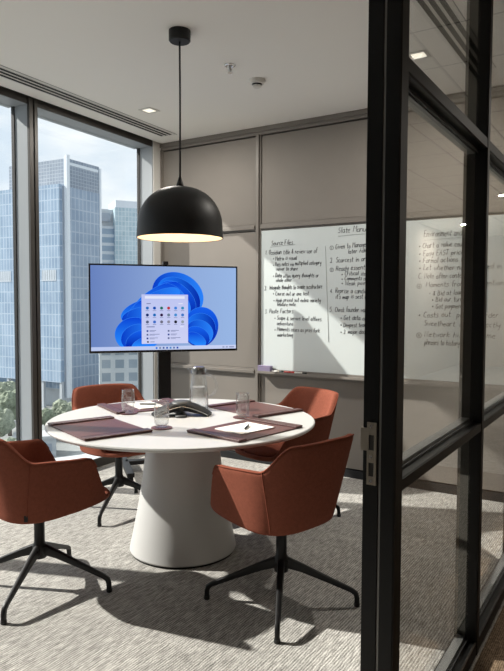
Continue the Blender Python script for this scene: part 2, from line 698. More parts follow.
# corridor's far end with a window strip
bm = bmesh.new()
add_box(bm, XP0, 2.7, 15.2, 15.35, 0, 1.25)
add_box(bm, XP0, 2.7, 15.2, 15.35, 2.35, H)
add_box(bm, XP0, 1.95, 15.2, 15.35, 1.25, 2.35)
add_box(bm, 2.5, 2.7, 15.2, 15.35, 1.25, 2.35)
structure(new_obj('wall_far', bm, M['corridor_pale']))
wf = structure(box('window_5', 1.95, 2.5, 15.26, 15.27, 1.25, 2.35, M['window_glass']))
for x in (1.975, 2.23, 2.475):
    box('frame_bar', x - 0.025, x + 0.025, 15.22, 15.3, 1.25, 2.35, M['black_frame'], wf)
structure(box('wall_side', XP1, XP0, Y_FRONT, 0.05, 0, H, M['corridor_wall']))

# ---- window wall ----------------------------------------------------
GO = 0.20                       # glass offset
FO = 0.04                       # inner frame face
mull_s = [(0.283, 0.366)]
for k in (1, 2, 3):
    mull_s.append((0.283 - 1.49 * k, 0.366 - 1.49 * k))
bays = [(0.366, 1.772), (-1.207 + 0.083, 0.283), (-2.697 + 0.083, -1.207), (-4.187 + 0.083, -2.697)]
for i, (s0, s1) in enumerate(bays):
    wn = empty('window_%d' % (i + 1), W((s0 + s1) / 2, GO, 0))
    structure(wn)
    inv = Matrix.Translation(wn.location).inverted()

    def L(s, o, z, inv=inv):
        return tuple(inv @ Vector(W(s, o, z)))
    box('glass_pane', s0 + 0.005, s1 - 0.005, GO, GO + 0.012, 0.08, 2.955, M['window_glass'], wn, fn=L)
    bm = bmesh.new()
    add_box(bm, s0, s1, FO + 0.012, GO + 0.06, 2.955, 3.10, L)
    new_obj('head_reveal', bm, M['alu'], wn)
    box('head_cover', s0 - 0.001, s1 + 0.001, FO, FO + 0.012, 2.957, 3.10, M['dark_mullion'], wn, fn=L)
    bm = bmesh.new()
    add_box(bm, s0, s1, FO + 0.012, GO + 0.06, -0.1, 0.08, L)
    new_obj('sill', bm, M['sill'], wn)
    box('sill_cover', s0, s1, FO, FO + 0.012, 0.0, 0.078, M['dark_mullion'], wn, fn=L)
    bm = bmesh.new()
    for (a, b, z0, z1) in ((s0, s0 + 0.008, 0.08, 2.955), (s1 - 0.008, s1, 0.08, 2.955)):
        add_box(bm, a, b, GO - 0.012, GO + 0.02, z0, z1, L)
    new_obj('gasket', bm, M['gasket'], wn)
for (s0, s1) in mull_s:
    mo = empty('trim_%d' % (n_trim[0] + 1), W(s0, FO, 0))
    trim(mo)
    inv = Matrix.Translation(mo.location).inverted()

    def L(s, o, z, inv=inv):
        return tuple(inv @ Vector(W(s, o, z)))
    box('mullion_body', s0, s1, FO + 0.012, GO + 0.016, -0.1, 3.12, M['alu'], mo, fn=L)
    bm = bmesh.new()
    add_box(bm, s0, s0 + 0.038, FO - 0.012, FO + 0.012, 0, 3.11, L)
    add_box(bm, s0 + 0.050, s1, FO - 0.012, FO + 0.012, 0, 3.11, L)
    new_obj('mullion_cover', bm, M['dark_mullion'], mo, bevel=0.002)
    box('mullion_groove', s0 + 0.038, s0 + 0.050, FO - 0.002, FO + 0.012, 0, 3.11, M['gasket'], mo, fn=L)

# ---- glass partition -------------------------------------------------
part = empty('wall_partition', ((XP0 + XP1) / 2, 1.6, 0))
structure(part)
PO = Vector(part.location)


def P(x, y, z):
    return (x - PO.x, y - PO.y, z)


ZT0, ZT1 = 2.066, 2.105         # transom
ZM0, ZM1 = 0.935, 0.968         # mid rail
posts = [(1.60, 1.652), (2.625, 2.66), (3.66, 3.695), (4.74, 4.795)]
jamb = None
for i, (y0, y1) in enumerate(posts):
    bm = bmesh.new()
    if i == 0:
        add_box(bm, XP1, -0.606, y0, y1, 0, H, P)
        add_box(bm, -0.606, -0.599, y0 + 0.006, y1, 0, H, P)
        add_box(bm, -0.599, XP0 + 0.006, y0 - 0.0, y1, 0, H, P)
    else:
        add_box(bm, XP1, XP0 + 0.006, y0, y1, 0, H, P)
    o = new_obj('jamb' if i == 0 else 'mullion', bm, M['black_frame'], part, bevel=0.0015)
    if i == 0:
        jamb = o
    if i > 0:
        box('polished_strip', XP1 + 0.001, XG - 0.004, y0 - 0.0015, y0 + 0.001, 0, H, M['polished'], o, fn=P)
    box('face_cap', XP0 + 0.006, XP0 + 0.010, y0 + 0.001, y1 + 0.001, 0, H, M['bronze'], o, fn=P)
box('groove_strip', -0.6055, -0.5995, 1.6035, 1.607, 0.0, H, M['bead'], jamb, fn=P)
for i in range(3):
    y0, y1 = posts[i][1], posts[i + 1][0]
    for (z0, z1, nm) in ((ZT0, ZT1, 'transom'), (ZM0, ZM1, 'mid_rail'), (0.0, 0.055, 'bottom_rail'), (H - 0.05, H, 'head_rail')):
        bm = bmesh.new()
        add_box(bm, XP1, XP0 + 0.002, y0, y1, z0, z1, P)
        o = new_obj(nm, bm, M['black_frame'], part, bevel=0.0015)
        box('face_cap', XP0 + 0.002, XP0 + 0.008, y0, y1, z0 + 0.001, z1 - 0.001, M['bronze'], o, fn=P)
        for zz in ((z1, z1 + 0.016), (z0 - 0.016, z0)):
            if zz[0] < 0 or zz[1] > H:
                continue
            box('lit_glazing_bead', XP1 + 0.012, XG - 0.004, y0, y1, zz[0], zz[1], M['bead'], o, fn=P)  # bead widened and greyed to stand in for light on the rail
            box('bead_seal', XG + 0.0035, XG + 0.009, y0, y1, zz[0], zz[0] + 0.009, M['gasket'], o, fn=P)
    for (z0, z1) in ((0.055, ZM0), (ZM1, ZT0), (ZT1, H - 0.05)):
        box('glass_pane', XG - 0.003, XG + 0.003, y0 + 0.001, y1 - 0.001, z0 + 0.001, z1 - 0.001, M['partition_glass'], part, fn=P)
# strike plate on the end face of the jamb
bm = bmesh.new()
yp0, yp1 = 1.5955, 1.6005


def strike_part(x0, x1, z0, z1):
    add_box(bm, x0, x1, yp0, yp1, z0, z1, P)


strike_part(-0.637, -0.632, 0.957, 1.128)
strike_part(-0.617, -0.610, 0.957, 1.128)
for z0, z1 in ((0.957, 0.978), (1.013, 1.047), (1.053, 1.075), (1.105, 1.128)):
    pass
for z0, z1 in ((0.957, 0.980), (1.018, 1.052), (1.094, 1.128)):
    strike_part(-0.632, -0.617, z0, z1)
add_box(bm, -0.651, -0.637, yp0, yp1, 1.050, 1.112, P)
add_box(bm, -0.655, -0.651, yp0, yp0 + 0.03, 1.050, 1.112, P)
sp = new_obj('strike_plate', bm, M['plate'], jamb)
sp['label'] = 'satin steel strike plate with two slots'
bm = bmesh.new()
for z in (0.968, 1.118, 1.035):
    add_tube(bm, [P(-0.6245, 1.5957, z), P(-0.6245, 1.5935, z)], 0.0045, 12)
new_obj('screw_head', bm, M['chrome'], jamb, smooth=False)
box('latch_pocket', -0.632, -0.617, 1.598, 1.5995, 0.978, 1.096, M['gap'], jamb, fn=P)

# ================================================================== OUTSIDE
GZ = -26.0


def far(px, dist, z=0.0):
    """a place in the city, seen along image column px, dist metres off"""
    x = (px - 252) / FPX
    f = Vector((-math.sin(YAW), math.cos(YAW), 0))
    p = f * dist + Vector((math.cos(YAW), math.sin(YAW), 0)) * (x * dist)
    return Vector((p.x, p.y, z))


ground_m = pbr('city_ground', (0.27, 0.285, 0.285), 0.9, vary=0.35, vscale=0.09)
structure(box('ground', -700, 200, -200, 900, GZ - 0.5, GZ, ground_m), 'pale street ground far below', 'ground')
F_blue = facade('blue_curtain_wall', (0.25, 0.35, 0.48), (0.32, 0.42, 0.55), (0.43, 0.52, 0.63), 1.1, 2.9, 0.15)
F_blue2 = facade('blue_curtain_wall_fine', (0.20, 0.29, 0.41), (0.26, 0.35, 0.47), (0.36, 0.44, 0.55), 1.4, 2.9, 0.17)
F_grey = facade('grey_crown_louvres', (0.20, 0.25, 0.32), (0.25, 0.30, 0.38), (0.36, 0.42, 0.5), 1.0, 0.9, 0.10, 0.6)
F_green = facade('green_glass_wall', (0.36, 0.50, 0.58), (0.44, 0.58, 0.65), (0.62, 0.70, 0.74), 1.2, 1.7, 0.12)
F_band = facade('banded_glass_wall', (0.22, 0.32, 0.43), (0.28, 0.38, 0.49), (0.52, 0.58, 0.64), 40.0, 3.0, 0.55)
F_office = facade('white_office_wall', (0.22, 0.28, 0.34), (0.28, 0.34, 0.40), (0.50, 0.54, 0.57), 3.0, 3.0, 0.55, 0.6)
F_conc = pbr('pale_concrete', (0.45, 0.49, 0.53), 0.8)
F_louv = facade('louvre_bank', (0.22, 0.26, 0.31), (0.26, 0.30, 0.36), (0.55, 0.60, 0.66), 0.8, 4.0, 0.3, 0.6)
F_roof = pbr('pale_roof', (0.46, 0.48, 0.50), 0.9)
F_fin = pbr('pale_metal_fin', (0.66, 0.72, 0.79), 0.5)
F_dgrey = pbr('dark_grey_fin', (0.30, 0.35, 0.42), 0.6)

# main tower: corner at column 68, 160 m away
cn = far(68.5, 160)
e_left = (far(6, 171) - cn)
e_right = (far(97, 170) - cn)
eu = e_left.normalized()
ev = Vector((-eu.y, eu.x, 0))
if ev.dot(e_right) < 0:
    ev = -ev
TW, TD = e_left.length, e_right.dot(ev) + 1.5
ang = math.atan2(eu.y, eu.x)
ctr = cn + eu * TW / 2 + ev * TD / 2
tower = empty('office_tower', (ctr.x, ctr.y, GZ), ang)
tag(tower, 'tall blue glass office tower with grey crown behind the left mullion', 'building')


def tpart(name, u0, u1, v0, v1, z0, z1, mats):
    """u from the corner along the left face, v along the right face"""
    sgn = 1 if (Matrix.Rotation(ang, 3, 'Z') @ Vector((0, 1, 0))).dot(ev) > 0 else -1
    cu, cv = (u0 + u1) / 2 - TW / 2, ((v0 + v1) / 2 - TD / 2) * sgn
    return uv_box(name, abs(u1 - u0), abs(v1 - v0), z0 - GZ, z1 - GZ, mats, tower, (cu, cv, 0))


ZTOP = 1.45 + 160 * 143 / FPX
tpart('glass_body', 0.4, TW, 0.4, TD, GZ + 5, ZTOP - 7.2, (F_blue2, F_roof))
tpart('crown', 0.5, TW - 1.5, 0.5, TD - 0.3, ZTOP - 7.2, ZTOP, (F_grey, F_roof))
tpart('lower_wing', 1.2, TW + 14, -1.6, 3.0, GZ + 7, ZTOP - 6.7, (F_blue, F_roof))
tpart('corner_fin', -0.25, 0.75, -0.25, 0.75, GZ + 3, ZTOP + 0.7, (F_fin, F_fin))
tpart('recess_strip', 0.75, 1.5, -0.4, 0.5, GZ + 3, ZTOP - 7, (F_dgrey, F_dgrey))
tpart('end_fin', 0.2, 1.0, TD - 0.4, TD + 0.3, GZ + 3, ZTOP - 0.4, (F_fin, F_fin))
tpart('crown_rim', 0.45, 0.6, 0.8, TD - 0.6, ZTOP - 1.6, ZTOP - 0.9, (F_fin, F_fin))
tpart('plant_louvre', 2.5, 7.5, -1.68, -1.55, ZTOP - 31.0, ZTOP - 28.2, (F_louv, F_conc))
tpart('plant_louvre', 19, 24, -1.68, -1.55, ZTOP - 31.0, ZTOP - 28.2, (F_louv, F_conc))
tpart('stair_core', 2.0, TW - 2, 2.0, TD - 1, GZ, GZ + 7, (F_conc, F_roof))
for k in range(5):
    tpart('pilotis', 1.2 + k * 6.5, 2.0 + k * 6.5, -1.4, -0.6, GZ, GZ + 7.2, (F_conc, F_conc))

# second tower, farther right
c2 = far(116, 225)
t2 = empty('glass_tower', (c2.x, c2.y, GZ), YAW + 0.42)
tag(t2, 'greenish glass tower seen between the tall blue tower and the lamp', 'building')
Z2 = 1.45 + 225 * 100 / FPX
uv_box('green_body', 14, 13, 0, Z2 - GZ - 2.5, (F_green, F_roof), t2, (6.2, 3, 0))
uv_box('crown_rim', 13.6, 12.6, Z2 - GZ - 2.5, Z2 - GZ, (F_fin, F_roof), t2, (6.2, 3, 0))
uv_box('banded_wing', 9, 10, 0, Z2 - GZ - 9, (F_band, F_roof), t2, (-5.2, 3.5, 0))
uv_box('plant_room', 7.5, 8, Z2 - GZ - 9, Z2 - GZ - 2.8, (F_conc, F_conc), t2, (-4.4, 4.5, 0))
uv_box('plant_box', 3.6, 1.0, Z2 - GZ - 7.2, Z2 - GZ - 4.2, (F_dgrey, F_conc), t2, (-3.6, 0.2, 0))

blds = [  # px, dist, width, depth, top z, rot, mats, name, label
    (146, 150, 22, 12, -9.5, 0.25, (F_office, F_roof), 'white low-rise office block under the screen beyond the window'),
    (150, 190, 24, 16, 2, 0.2, (F_office, F_roof), 'pale office block behind the screen and the corner of the room'),
    (-30, 215, 40, 16, 8, 0.1, (F_band, F_roof), 'banded glass block at the far left beyond the window'),
    (75, 320, 110, 16, -4, 0.2, (F_office, F_roof), 'long pale block far behind the blue tower'),
    (34, 112, 7, 5, -22.2, 0.3, (F_conc, F_roof), 'small flat-roofed white pavilion among the street trees'),
    (62, 92, 13, 8, -22.5, 0.55, (F_conc, F_roof), 'low white canopy roof beside the street trees'),
    (158, 96, 10, 6, -22.0, 0.4, (F_conc, F_roof), 'low pale building behind the far window chair'),
]
for k, (px, dist, ww, dd, zt, rot, mats, lab) in enumerate(blds):
    p = far(px, dist)
    b = empty('building', (p.x, p.y, GZ), YAW + rot)
    tag(b, lab, 'building')
    uv_box('walls', ww, dd, 0, zt - GZ - 0.5, mats, b)
    uv_box('roof', ww + 0.8, dd + 0.8, zt - GZ - 0.5, zt - GZ, (mats[1], mats[1]), b)
    if zt < -20:
        uv_box('window_band', ww * 0.8, dd + 0.1, 1.0, 2.4, (F_dgrey, F_dgrey), b)

leaf = [foliage('street_leaves', (0.10, 0.125, 0.09), (0.27, 0.32, 0.23)), foliage('pale_street_leaves', (0.13, 0.16, 0.12), (0.34, 0.38, 0.29))]
bark = pbr('bark', (0.12, 0.09, 0.07), 0.9)


def tree(px, dist, h, rad, label, k):
    p = far(px, dist)
    t = empty('street_tree', (p.x, p.y, GZ), random.random() * 6)
    tag(t, label, 'tree', 'street trees below the window')
    bm = bmesh.new()
    for j in range(11):
        a = random.random() * 2 * PI
        rr = rad * (0.55 * random.random() ** 0.5)
        c = Vector((rr * math.cos(a), rr * math.sin(a), h * (0.62 + 0.33 * random.random()) - rad * 0.1))
        rb = rad * (0.32 + 0.25 * random.random())
        res = bmesh.ops.create_icosphere(bm, subdivisions=3, radius=rb, matrix=Matrix.Translation(c))
        for v in res['verts']:
            d = (v.co - c)
            v.co = c + d * (0.82 + 0.38 * random.random())
    new_obj('crown', bm, leaf[k % 2], t)
    tube('trunk', [(0, 0, 0), (0.1, 0, h * 0.4), (0, 0.1, h * 0.75)], [rad * 0.09, rad * 0.06, rad * 0.03], bark, t, 8)


tree(8, 128, 9, 4.6, 'broad green tree at the far left below the window', 0)
tree(-12, 112, 8, 4.2, 'green tree partly cut by the left edge of the photo', 1)
tree(14, 96, 6.0, 2.8, 'lower green tree in front of the broad one at far left', 1)
tree(47, 124, 6.0, 2.6, 'green tree right of the dark mullion, before the tower foot', 0)
tree(62, 134, 6, 2.8, 'pale green tree beside the tower foot, nearer the far chair', 1)
tree(86, 136, 5.0, 2.3, 'small green tree left of the far window chair', 0)
tree(0, 146, 8, 4.0, 'green tree at the foot of the blue tower wing', 1)

# ================================================================== FURNITURE
TC = Vector((-2.290, 2.870, 0))
TR = 0.772
TZ = 0.773

# ---- table
table = empty('round_table', TC)
tag(table, 'round white meeting table on a tapered white pedestal', 'table')
o = lathe('tabletop', [(0, TZ - 0.030), (TR - 0.06, TZ - 0.030), (TR - 0.012, TZ - 0.022), (TR - 0.002, TZ - 0.015), (TR, TZ - 0.008), (TR - 0.003, TZ - 0.002), (TR - 0.007, TZ), (0, TZ)], M['table'], table, n=128)
autosmooth(o, 25)
prof = [(0, 0.012), (0.308, 0.012), (0.312, 0.02)]
for i in range(1, 15):
    t = i / 14
    prof.append((0.312 - 0.112 * t - 0.012 * math.sin(PI * t), 0.02 + (TZ - 0.03 - 0.02) * t))
prof.append((0, TZ - 0.03))
o = lathe('pedestal', prof, M['table'], table, n=96)
autosmooth(o, 35)
lathe('plinth', [(0, 0), (0.302, 0), (0.302, 0.013), (0, 0.013)], M['black_plastic'], table, n=96, smooth=False)

# ---- chairs


def smooth01(t):
    t = max(0.0, min(1.0, t))
    return t * t * (3 - 2 * t)


def rim_h(deg):
    d = abs(deg)
    top = 0.846 - 0.006 * (d / 36) ** 2 if d < 36 else 0.840
    if d < 36:
        return top
    if d < 63:
        return 0.840 + (0.715 - 0.840) * smooth01((d - 36) / 27)
    if d < 114:
        return 0.715 - 0.014 * smooth01((d - 63) / 51)
    if d < 145:
        return 0.701 + (0.472 - 0.701) * smooth01((d - 114) / 31)
    return 0.472


def shell_r(deg, z, inset=0.0):
    """plan radius of the tub at angle deg from its back and height z"""
    t = max(0.0, min(1.1, (z - 0.395) / 0.46))
    a = 0.240 + (0.312 - 0.240) * t ** 0.8 - inset
    ux, uy = math.sin(math.radians(deg)), -math.cos(math.radians(deg))
    b = (0.215 + (0.330 - 0.215) * t if uy < 0 else 0.342 + 0.012 * t) - inset
    n = 3.0
    return (abs(ux / a) ** n + abs(uy / b) ** n) ** (-1 / n)


def shell_p(deg, z, inset=0.0, k=1.0):
    r = shell_r(deg, z, inset) * k
    return Vector((r * math.sin(math.radians(deg)), -r * math.cos(math.radians(deg)), z))


def z_bot(deg):
    y = -math.cos(math.radians(deg)) * shell_r(deg, 0.36)
    return 0.418 + 0.026 * smooth01((y + 0.12) / 0.42)


def make_chair(tagged=False):
    root = empty('tub_chair')
    N = 96
    bm = bmesh.new()
    rings = []
    degs = [-180 + 360 * (i + 0.5) / N for i in range(N)]

    def ring(fn):
        rings.append([bm.verts.new(fn(d)) for d in degs])
    c0 = bm.verts.new((0, 0, 0.409))

    def lowered(d, k, dz):
        p = shell_p(d, z_bot(d), 0, k)
        return Vector((p.x, p.y, z_bot(d) * min(1, k + 0.1) + 0.411 * (1 - min(1, k + 0.1)) - dz))
    ring(lambda d: lowered(d, 0.45, 0.0))
    ring(lambda d: lowered(d, 0.80, 0.002))
    ring(lambda d: lowered(d, 0.955, 0.001))
    ring(lambda d: shell_p(d, z_bot(d) + 0.004))
    ring(lambda d: shell_p(d, z_bot(d) + 0.014))
    for t in (0.2, 0.4, 0.6, 0.8, 0.93):
        ring(lambda d, t=t: shell_p(d, z_bot(d) + 0.014 + (rim_h(d) - 0.012 - z_bot(d) - 0.014) * t))
    ring(lambda d: shell_p(d, rim_h(d) - 0.010))
    ring(lambda d: shell_p(d, rim_h(d) - 0.001, 0.008))
    ring(lambda d: shell_p(d, rim_h(d), 0.018))
    ring(lambda d: shell_p(d, rim_h(d) - 0.002, 0.030))
    ring(lambda d: shell_p(d, rim_h(d) - 0.014, 0.038))
    for t in (0.3, 0.65, 1.0):
        ring(lambda d, t=t: shell_p(d, rim_h(d) - 0.014 + (0.448 - rim_h(d) + 0.014) * t, 0.040 + 0.012 * t))
    ring(lambda d: shell_p(d, 0.444, 0.06, 0.7))
    c1 = bm.verts.new((0, 0, 0.444))
    for a, b in zip(rings, rings[1:]):
        for k in range(N):
            bm.faces.new((a[k], a[(k + 1) % N], b[(k + 1) % N], b[k]))
    for k in range(N):
        bm.faces.new((c0, rings[0][(k + 1) % N], rings[0][k]))
        bm.faces.new((c1, rings[-1][k], rings[-1][(k + 1) % N]))
    shell = new_obj('shell', bm, M['chair'], root, smooth=True, subsurf=1)
    # piping: the welt along the rim and the two side seams
    bm = bmesh.new()
    add_tube(bm, [shell_p(d, rim_h(d) - 0.004, 0.003) for d in [-124 + 248 * i / 70 for i in range(71)]], 0.0035, 6)
    for sgn in (-1, 1):
        pts = []
        for i in range(13):
            t = i / 12
            d = sgn * (60 - 6 * t)
            z = rim_h(d) - 0.006 + (z_bot(d) + 0.01 - rim_h(d) + 0.006) * t
            pts.append(shell_p(d, z, 0.0005))
        add_tube(bm, pts, 0.0028, 6)
    new_obj('piping', bm, M['chair_pipe'], shell, smooth=True)
    # cushion
    bm = bmesh.new()
    rr = []
    n2 = 64
    ds = [-180 + 360 * (i + 0.5) / n2 for i in range(n2)]

    def cr_(k, z, ins):
        rr.append([bm.verts.new(shell_p(d, 0.44, ins, k) + Vector((0, 0.012, z - 0.44))) for d in ds])
    cr_(0.5, 0.445, 0.058)
    cr_(1.0, 0.450, 0.062)
    cr_(1.0, 0.468, 0.056)
    cr_(0.97, 0.484, 0.058)
    cr_(0.85, 0.493, 0.058)
    cr_(0.45, 0.497, 0.058)
    for a, b in zip(rr, rr[1:]):
        for k in range(n2):
            bm.faces.new((a[k], a[(k + 1) % n2], b[(k + 1) % n2], b[k]))
    bm.faces.new(rr[0][::-1])
    bm.faces.new(rr[-1])
    new_obj('seat_cushion', bm, M['chair'], root, smooth=True, subsurf=1)
    lathe('column', [(0, 0.16), (0.034, 0.16), (0.037, 0.20), (0.034, 0.225), (0.026, 0.24), (0.026, 0.399), (0.07, 0.404), (0.07, 0.416), (0, 0.416)], M['black_metal'], root, n=28, smooth=True)
    for k in range(4):
        a = k * PI / 2
        ca, sa = math.cos(a), math.sin(a)
        bm = bmesh.new()
        path = [(0.020, 0.205, 0.019, 0.026), (0.10, 0.178, 0.017, 0.019), (0.22, 0.128, 0.0145, 0.0135), (0.338, 0.078, 0.0125, 0.0105), (0.357, 0.064, 0.012, 0.012), (0.363, 0.044, 0.0118, 0.0118), (0.364, 0.016, 0.0112, 0.0112)]
        prev = None
        rgs = []
        for i, (r, z, hw, hh) in enumerate(path):
            p0 = path[max(0, i - 1)]
            p1 = path[min(len(path) - 1, i + 1)]
            tx, tz = p1[0] - p0[0], p1[1] - p0[1]
            l_ = math.hypot(tx, tz)
            nx, nz_ = -tz / l_, tx / l_
            pts = []
            for (su, sv) in ((-0.7, -1), (0.7, -1), (1, -0.5), (0.8, 0.8), (0.35, 1), (-0.35, 1), (-0.8, 0.8), (-1, -0.5)):
                rr_, zz = r + nx * hh * sv, z + nz_ * hh * sv
                y = hw * su
                pts.append(bm.verts.new((rr_ * ca - y * sa, rr_ * sa + y * ca, zz)))
            rgs.append(pts)
        for p_, q in zip(rgs, rgs[1:]):
            for i in range(8):
                bm.faces.new((p_[i], p_[(i + 1) % 8], q[(i + 1) % 8], q[i]))
        bm.faces.new(rgs[0][::-1])
        bm.faces.new(rgs[-1])
        leg = new_obj('leg', bm, M['black_metal'], root, smooth=True)
        autosmooth(leg, 50)
        bm = bmesh.new()
        add_lathe(bm, [(0, 0), (0.013, 0), (0.0145, 0.004), (0.0135, 0.018), (0, 0.018)], 16, 0.364 * ca, 0.364 * sa)
        new_obj('foot_glide', bm, M['rubber'], leg)
    return root


BASE_A = math.radians(26)


def place_chair(root, hub, face_deg, base_deg=26, slide=0.0):
    """legs keep the direction they have in the photo; the tub swivels"""
    root.location = (hub[0], hub[1], 0)
    root.rotation_euler = (0, 0, math.radians(face_deg - 90))
    for ch in root.children:
        if ch.name.split('.')[0] in ('shell', 'seat_cushion'):
            ch.location.y = slide
        if ch.name.split('.')[0] in ('leg',):
            ch.rotation_euler = (0, 0, math.radians(base_deg - (face_deg - 90)))


chair0 = make_chair()
chairs = [chair0, copy_tree(chair0), copy_tree(chair0), copy_tree(chair0)]
spec = [
    ((-2.575, 2.066), 75, 25.5, 'tub chair at left front, seen from its side and cut by the photo edge'),
    ((-1.464, 2.59), 166, 27, 'tub chair at right front with its back to us, nearest the black door jamb'),
    ((-3.12, 3.19), -24, 24, 'terracotta tub chair on the far left beside the window, behind the table'),
    ((-2.070, 3.715), -112, 26, 'sunlit terracotta tub chair behind the table in front of the whiteboard'),
]
for c, (hub, fd, bd, lab) in zip(chairs, spec):
    tag(c, lab, 'chair', 'tub chairs around the meeting table')
    place_chair(c, hub, fd, bd, 0.018 if fd == 166 else 0.0)
# black care tag at the rear seam of the left chair
bm = bmesh.new()
tp = shell_p(54, 0.45)
tdir = Vector((tp.x, tp.y, 0)).normalized()
tt = Vector((-tdir.y, tdir.x, 0))
vs = []
for z in (0.435, 0.465):
    for dd in (-0.002, 0.004):
        for e in (-0.008, 0.008):
            vs.append((tp + tdir * dd + tt * e).to_tuple()[:2] + (z,))
q = [bm.verts.new(v) for v in (vs[0], vs[1], vs[3], vs[2], vs[4], vs[5], vs[7], vs[6])]
quad_faces(bm, q)
new_obj('care_tag', bm, M['tag'], chairs[0])

# ---- screen on its mobile stand
TVC = Vector((-3.463, 4.111, 0))
TVDIR = math.atan2(0.764, 0.645)
tv = empty('display_stand', TVC, TVDIR)       # local x = along the screen (left to right), local -y = towards the table
tag(tv, 'large flat screen showing a blue desktop on a black wheeled stand in the window corner', 'screen')
HW, Z0, Z1 = 0.632, 1.032, 1.770
bm = bmesh.new()
add_box(bm, -HW, HW, -0.004, 0.035, Z0, Z1)
new_obj('display_body', bm, M['bez'], tv, bevel=0.004)
box('back_housing', -0.4, 0.4, 0.035, 0.065, Z0 + 0.1, Z1 - 0.12, M['black_plastic'], tv, bevel=0.008)
SX, SZ0, SZ1 = 0.618, Z0 + 0.020, Z1 - 0.014


def s2l(u, v):
    """screen picture coordinates (0..1, from lower left) to local x, z"""
    return (-SX + 2 * SX * u, SZ0 + (SZ1 - SZ0) * v)


def flat(name, pts, depth, mat, parent):
    if depth >= 0.0042 and name in ('start_menu', 'menu_search_field', 'app_icon', 'menu_button', 'list_icon', 'menu_text') and max(p[1] for p in pts) > 0.06:
        pts = [(u - 0.018, v) for u, v in pts]
    bm = bmesh.new()
    y = -0.0045 - depth
    bm.faces.new([bm.verts.new((*[s2l(u, v)[0]], y, s2l(u, v)[1])) for u, v in pts])
    return new_obj(name, bm, mat, parent)


def rect(name, u0, v0, u1, v1, depth, mat, parent):
    return flat(name, [(u0, v0), (u1, v0), (u1, v1), (u0, v1)], depth, mat, parent)


def srgb(r, g, b):
    f = lambda c: c / 255 / 12.92 if c / 255 < 0.04045 else ((c / 255 + 0.055) / 1.055) ** 2.4
    return (f(r), f(g), f(b))


E_bg = screen_gradient('screen_background', srgb(104, 130, 190), srgb(152, 182, 228), 'X', 1.0, srgb(140, 166, 214))
scr = rect('screen', 0, 0, 1, 1, 0.0, E_bg, tv)
E_p = [screen_gradient('petal_a', srgb(8, 60, 200), srgb(40, 130, 250), 'X'), screen_gradient('petal_b', srgb(30, 120, 248), srgb(6, 40, 170), 'X'),
       screen_gradient('petal_c', srgb(4, 36, 170), srgb(22, 96, 236), 'Z'), screen_gradient('petal_d', srgb(40, 140, 255), srgb(10, 66, 214), 'Z')]
E_line = emission('petal_rim', srgb(58, 140, 250))
ASP = 2 * SX / (SZ1 - SZ0)


def petal(cu, cv, ru, rv, rot, depth, mat, cut=0.04):
    pts = []
    for i in range(40):
        a = 2 * PI * i / 40
        x, y = ru * math.cos(a), rv * math.sin(a)
        c, s = math.cos(rot), math.sin(rot)
        u, v = cu + (x * c - y * s), cv + (x * s + y * c) * ASP
        pts.append((u, max(v, cut)))
    flat('wallpaper_petal', pts, depth, mat, scr)
    rim = []
    for (u, v) in pts[2:20]:
        if v > cut + 0.001:
            x, z = s2l(u, v)
            rim.append((x, -0.0046 - depth, z))
    if len(rim) > 2:
        bm = bmesh.new()
        add_tube(bm, rim, 0.0011, 4, sx=1, sy=1)
        new_obj('petal_rim', bm, E_line, scr)


petal(0.585, 0.66, 0.185, 0.150, -0.45, 0.0003, E_p[0])
petal(0.590, 0.64, 0.165, 0.118, -0.60, 0.0006, E_p[1])
petal(0.585, 0.62, 0.150, 0.090, -0.75, 0.0009, E_p[2])
petal(0.575, 0.61, 0.130, 0.062, -0.85, 0.0012, E_p[0])
petal(0.44, 0.62, 0.19, 0.070, 0.55, 0.0015, E_p[3])
petal(0.42, 0.55, 0.20, 0.072, 0.50, 0.0018, E_p[0])
petal(0.34, 0.46, 0.15, 0.075, 0.32, 0.0021, E_p[3])
petal(0.32, 0.42, 0.12, 0.050, 0.25, 0.0024, E_p[0])
petal(0.285, 0.19, 0.130, 0.115, 0.10, 0.0026, E_p[3])
petal(0.31, 0.15, 0.115, 0.092, 0.20, 0.0029, E_p[0])
petal(0.33, 0.11, 0.105, 0.070, 0.30, 0.0032, E_p[2])
petal(0.36, 0.08, 0.10, 0.045, 0.35, 0.0034, E_p[3])
petal(0.745, 0.27, 0.125, 0.140, -0.25, 0.0026, E_p[2])
petal(0.740, 0.24, 0.112, 0.115, -0.35, 0.0029, E_p[1])
petal(0.735, 0.20, 0.100, 0.088, -0.45, 0.0032, E_p[0])
petal(0.725, 0.16, 0.088, 0.062, -0.50, 0.0034, E_p[2])
petal(0.715, 0.12, 0.075, 0.040, -0.55, 0.0037, E_p[3])
E_panel = screen_gradient('menu_panel', srgb(206, 210, 244), srgb(188, 196, 240), 'Z')
rect('start_menu', 0.352, 0.075, 0.672, 0.665, 0.0042, E_panel, scr)
rect('menu_search_field', 0.375, 0.615, 0.648, 0.645, 0.0046, emission('search_field', srgb(226, 230, 250)), scr)
E_txt = emission('menu_text', srgb(120, 128, 170))
rect('menu_text', 0.385, 0.550, 0.415, 0.560, 0.0046, E_txt, scr)
rect('menu_text', 0.605, 0.550, 0.635, 0.562, 0.0046, emission('menu_button', srgb(222, 226, 250)), scr)
icol = [(40, 110, 190), (20, 80, 180), (30, 110, 100), (190, 50, 60), (60, 130, 220), (50, 140, 190), (30, 50, 110), (30, 110, 190), (50, 30, 70), (110, 130, 150), (60, 140, 210), (60, 120, 200), (90, 100, 130), (60, 110, 200), (110, 110, 130), (140, 140, 160), (20, 20, 30), (150, 160, 170)]
icm = {}
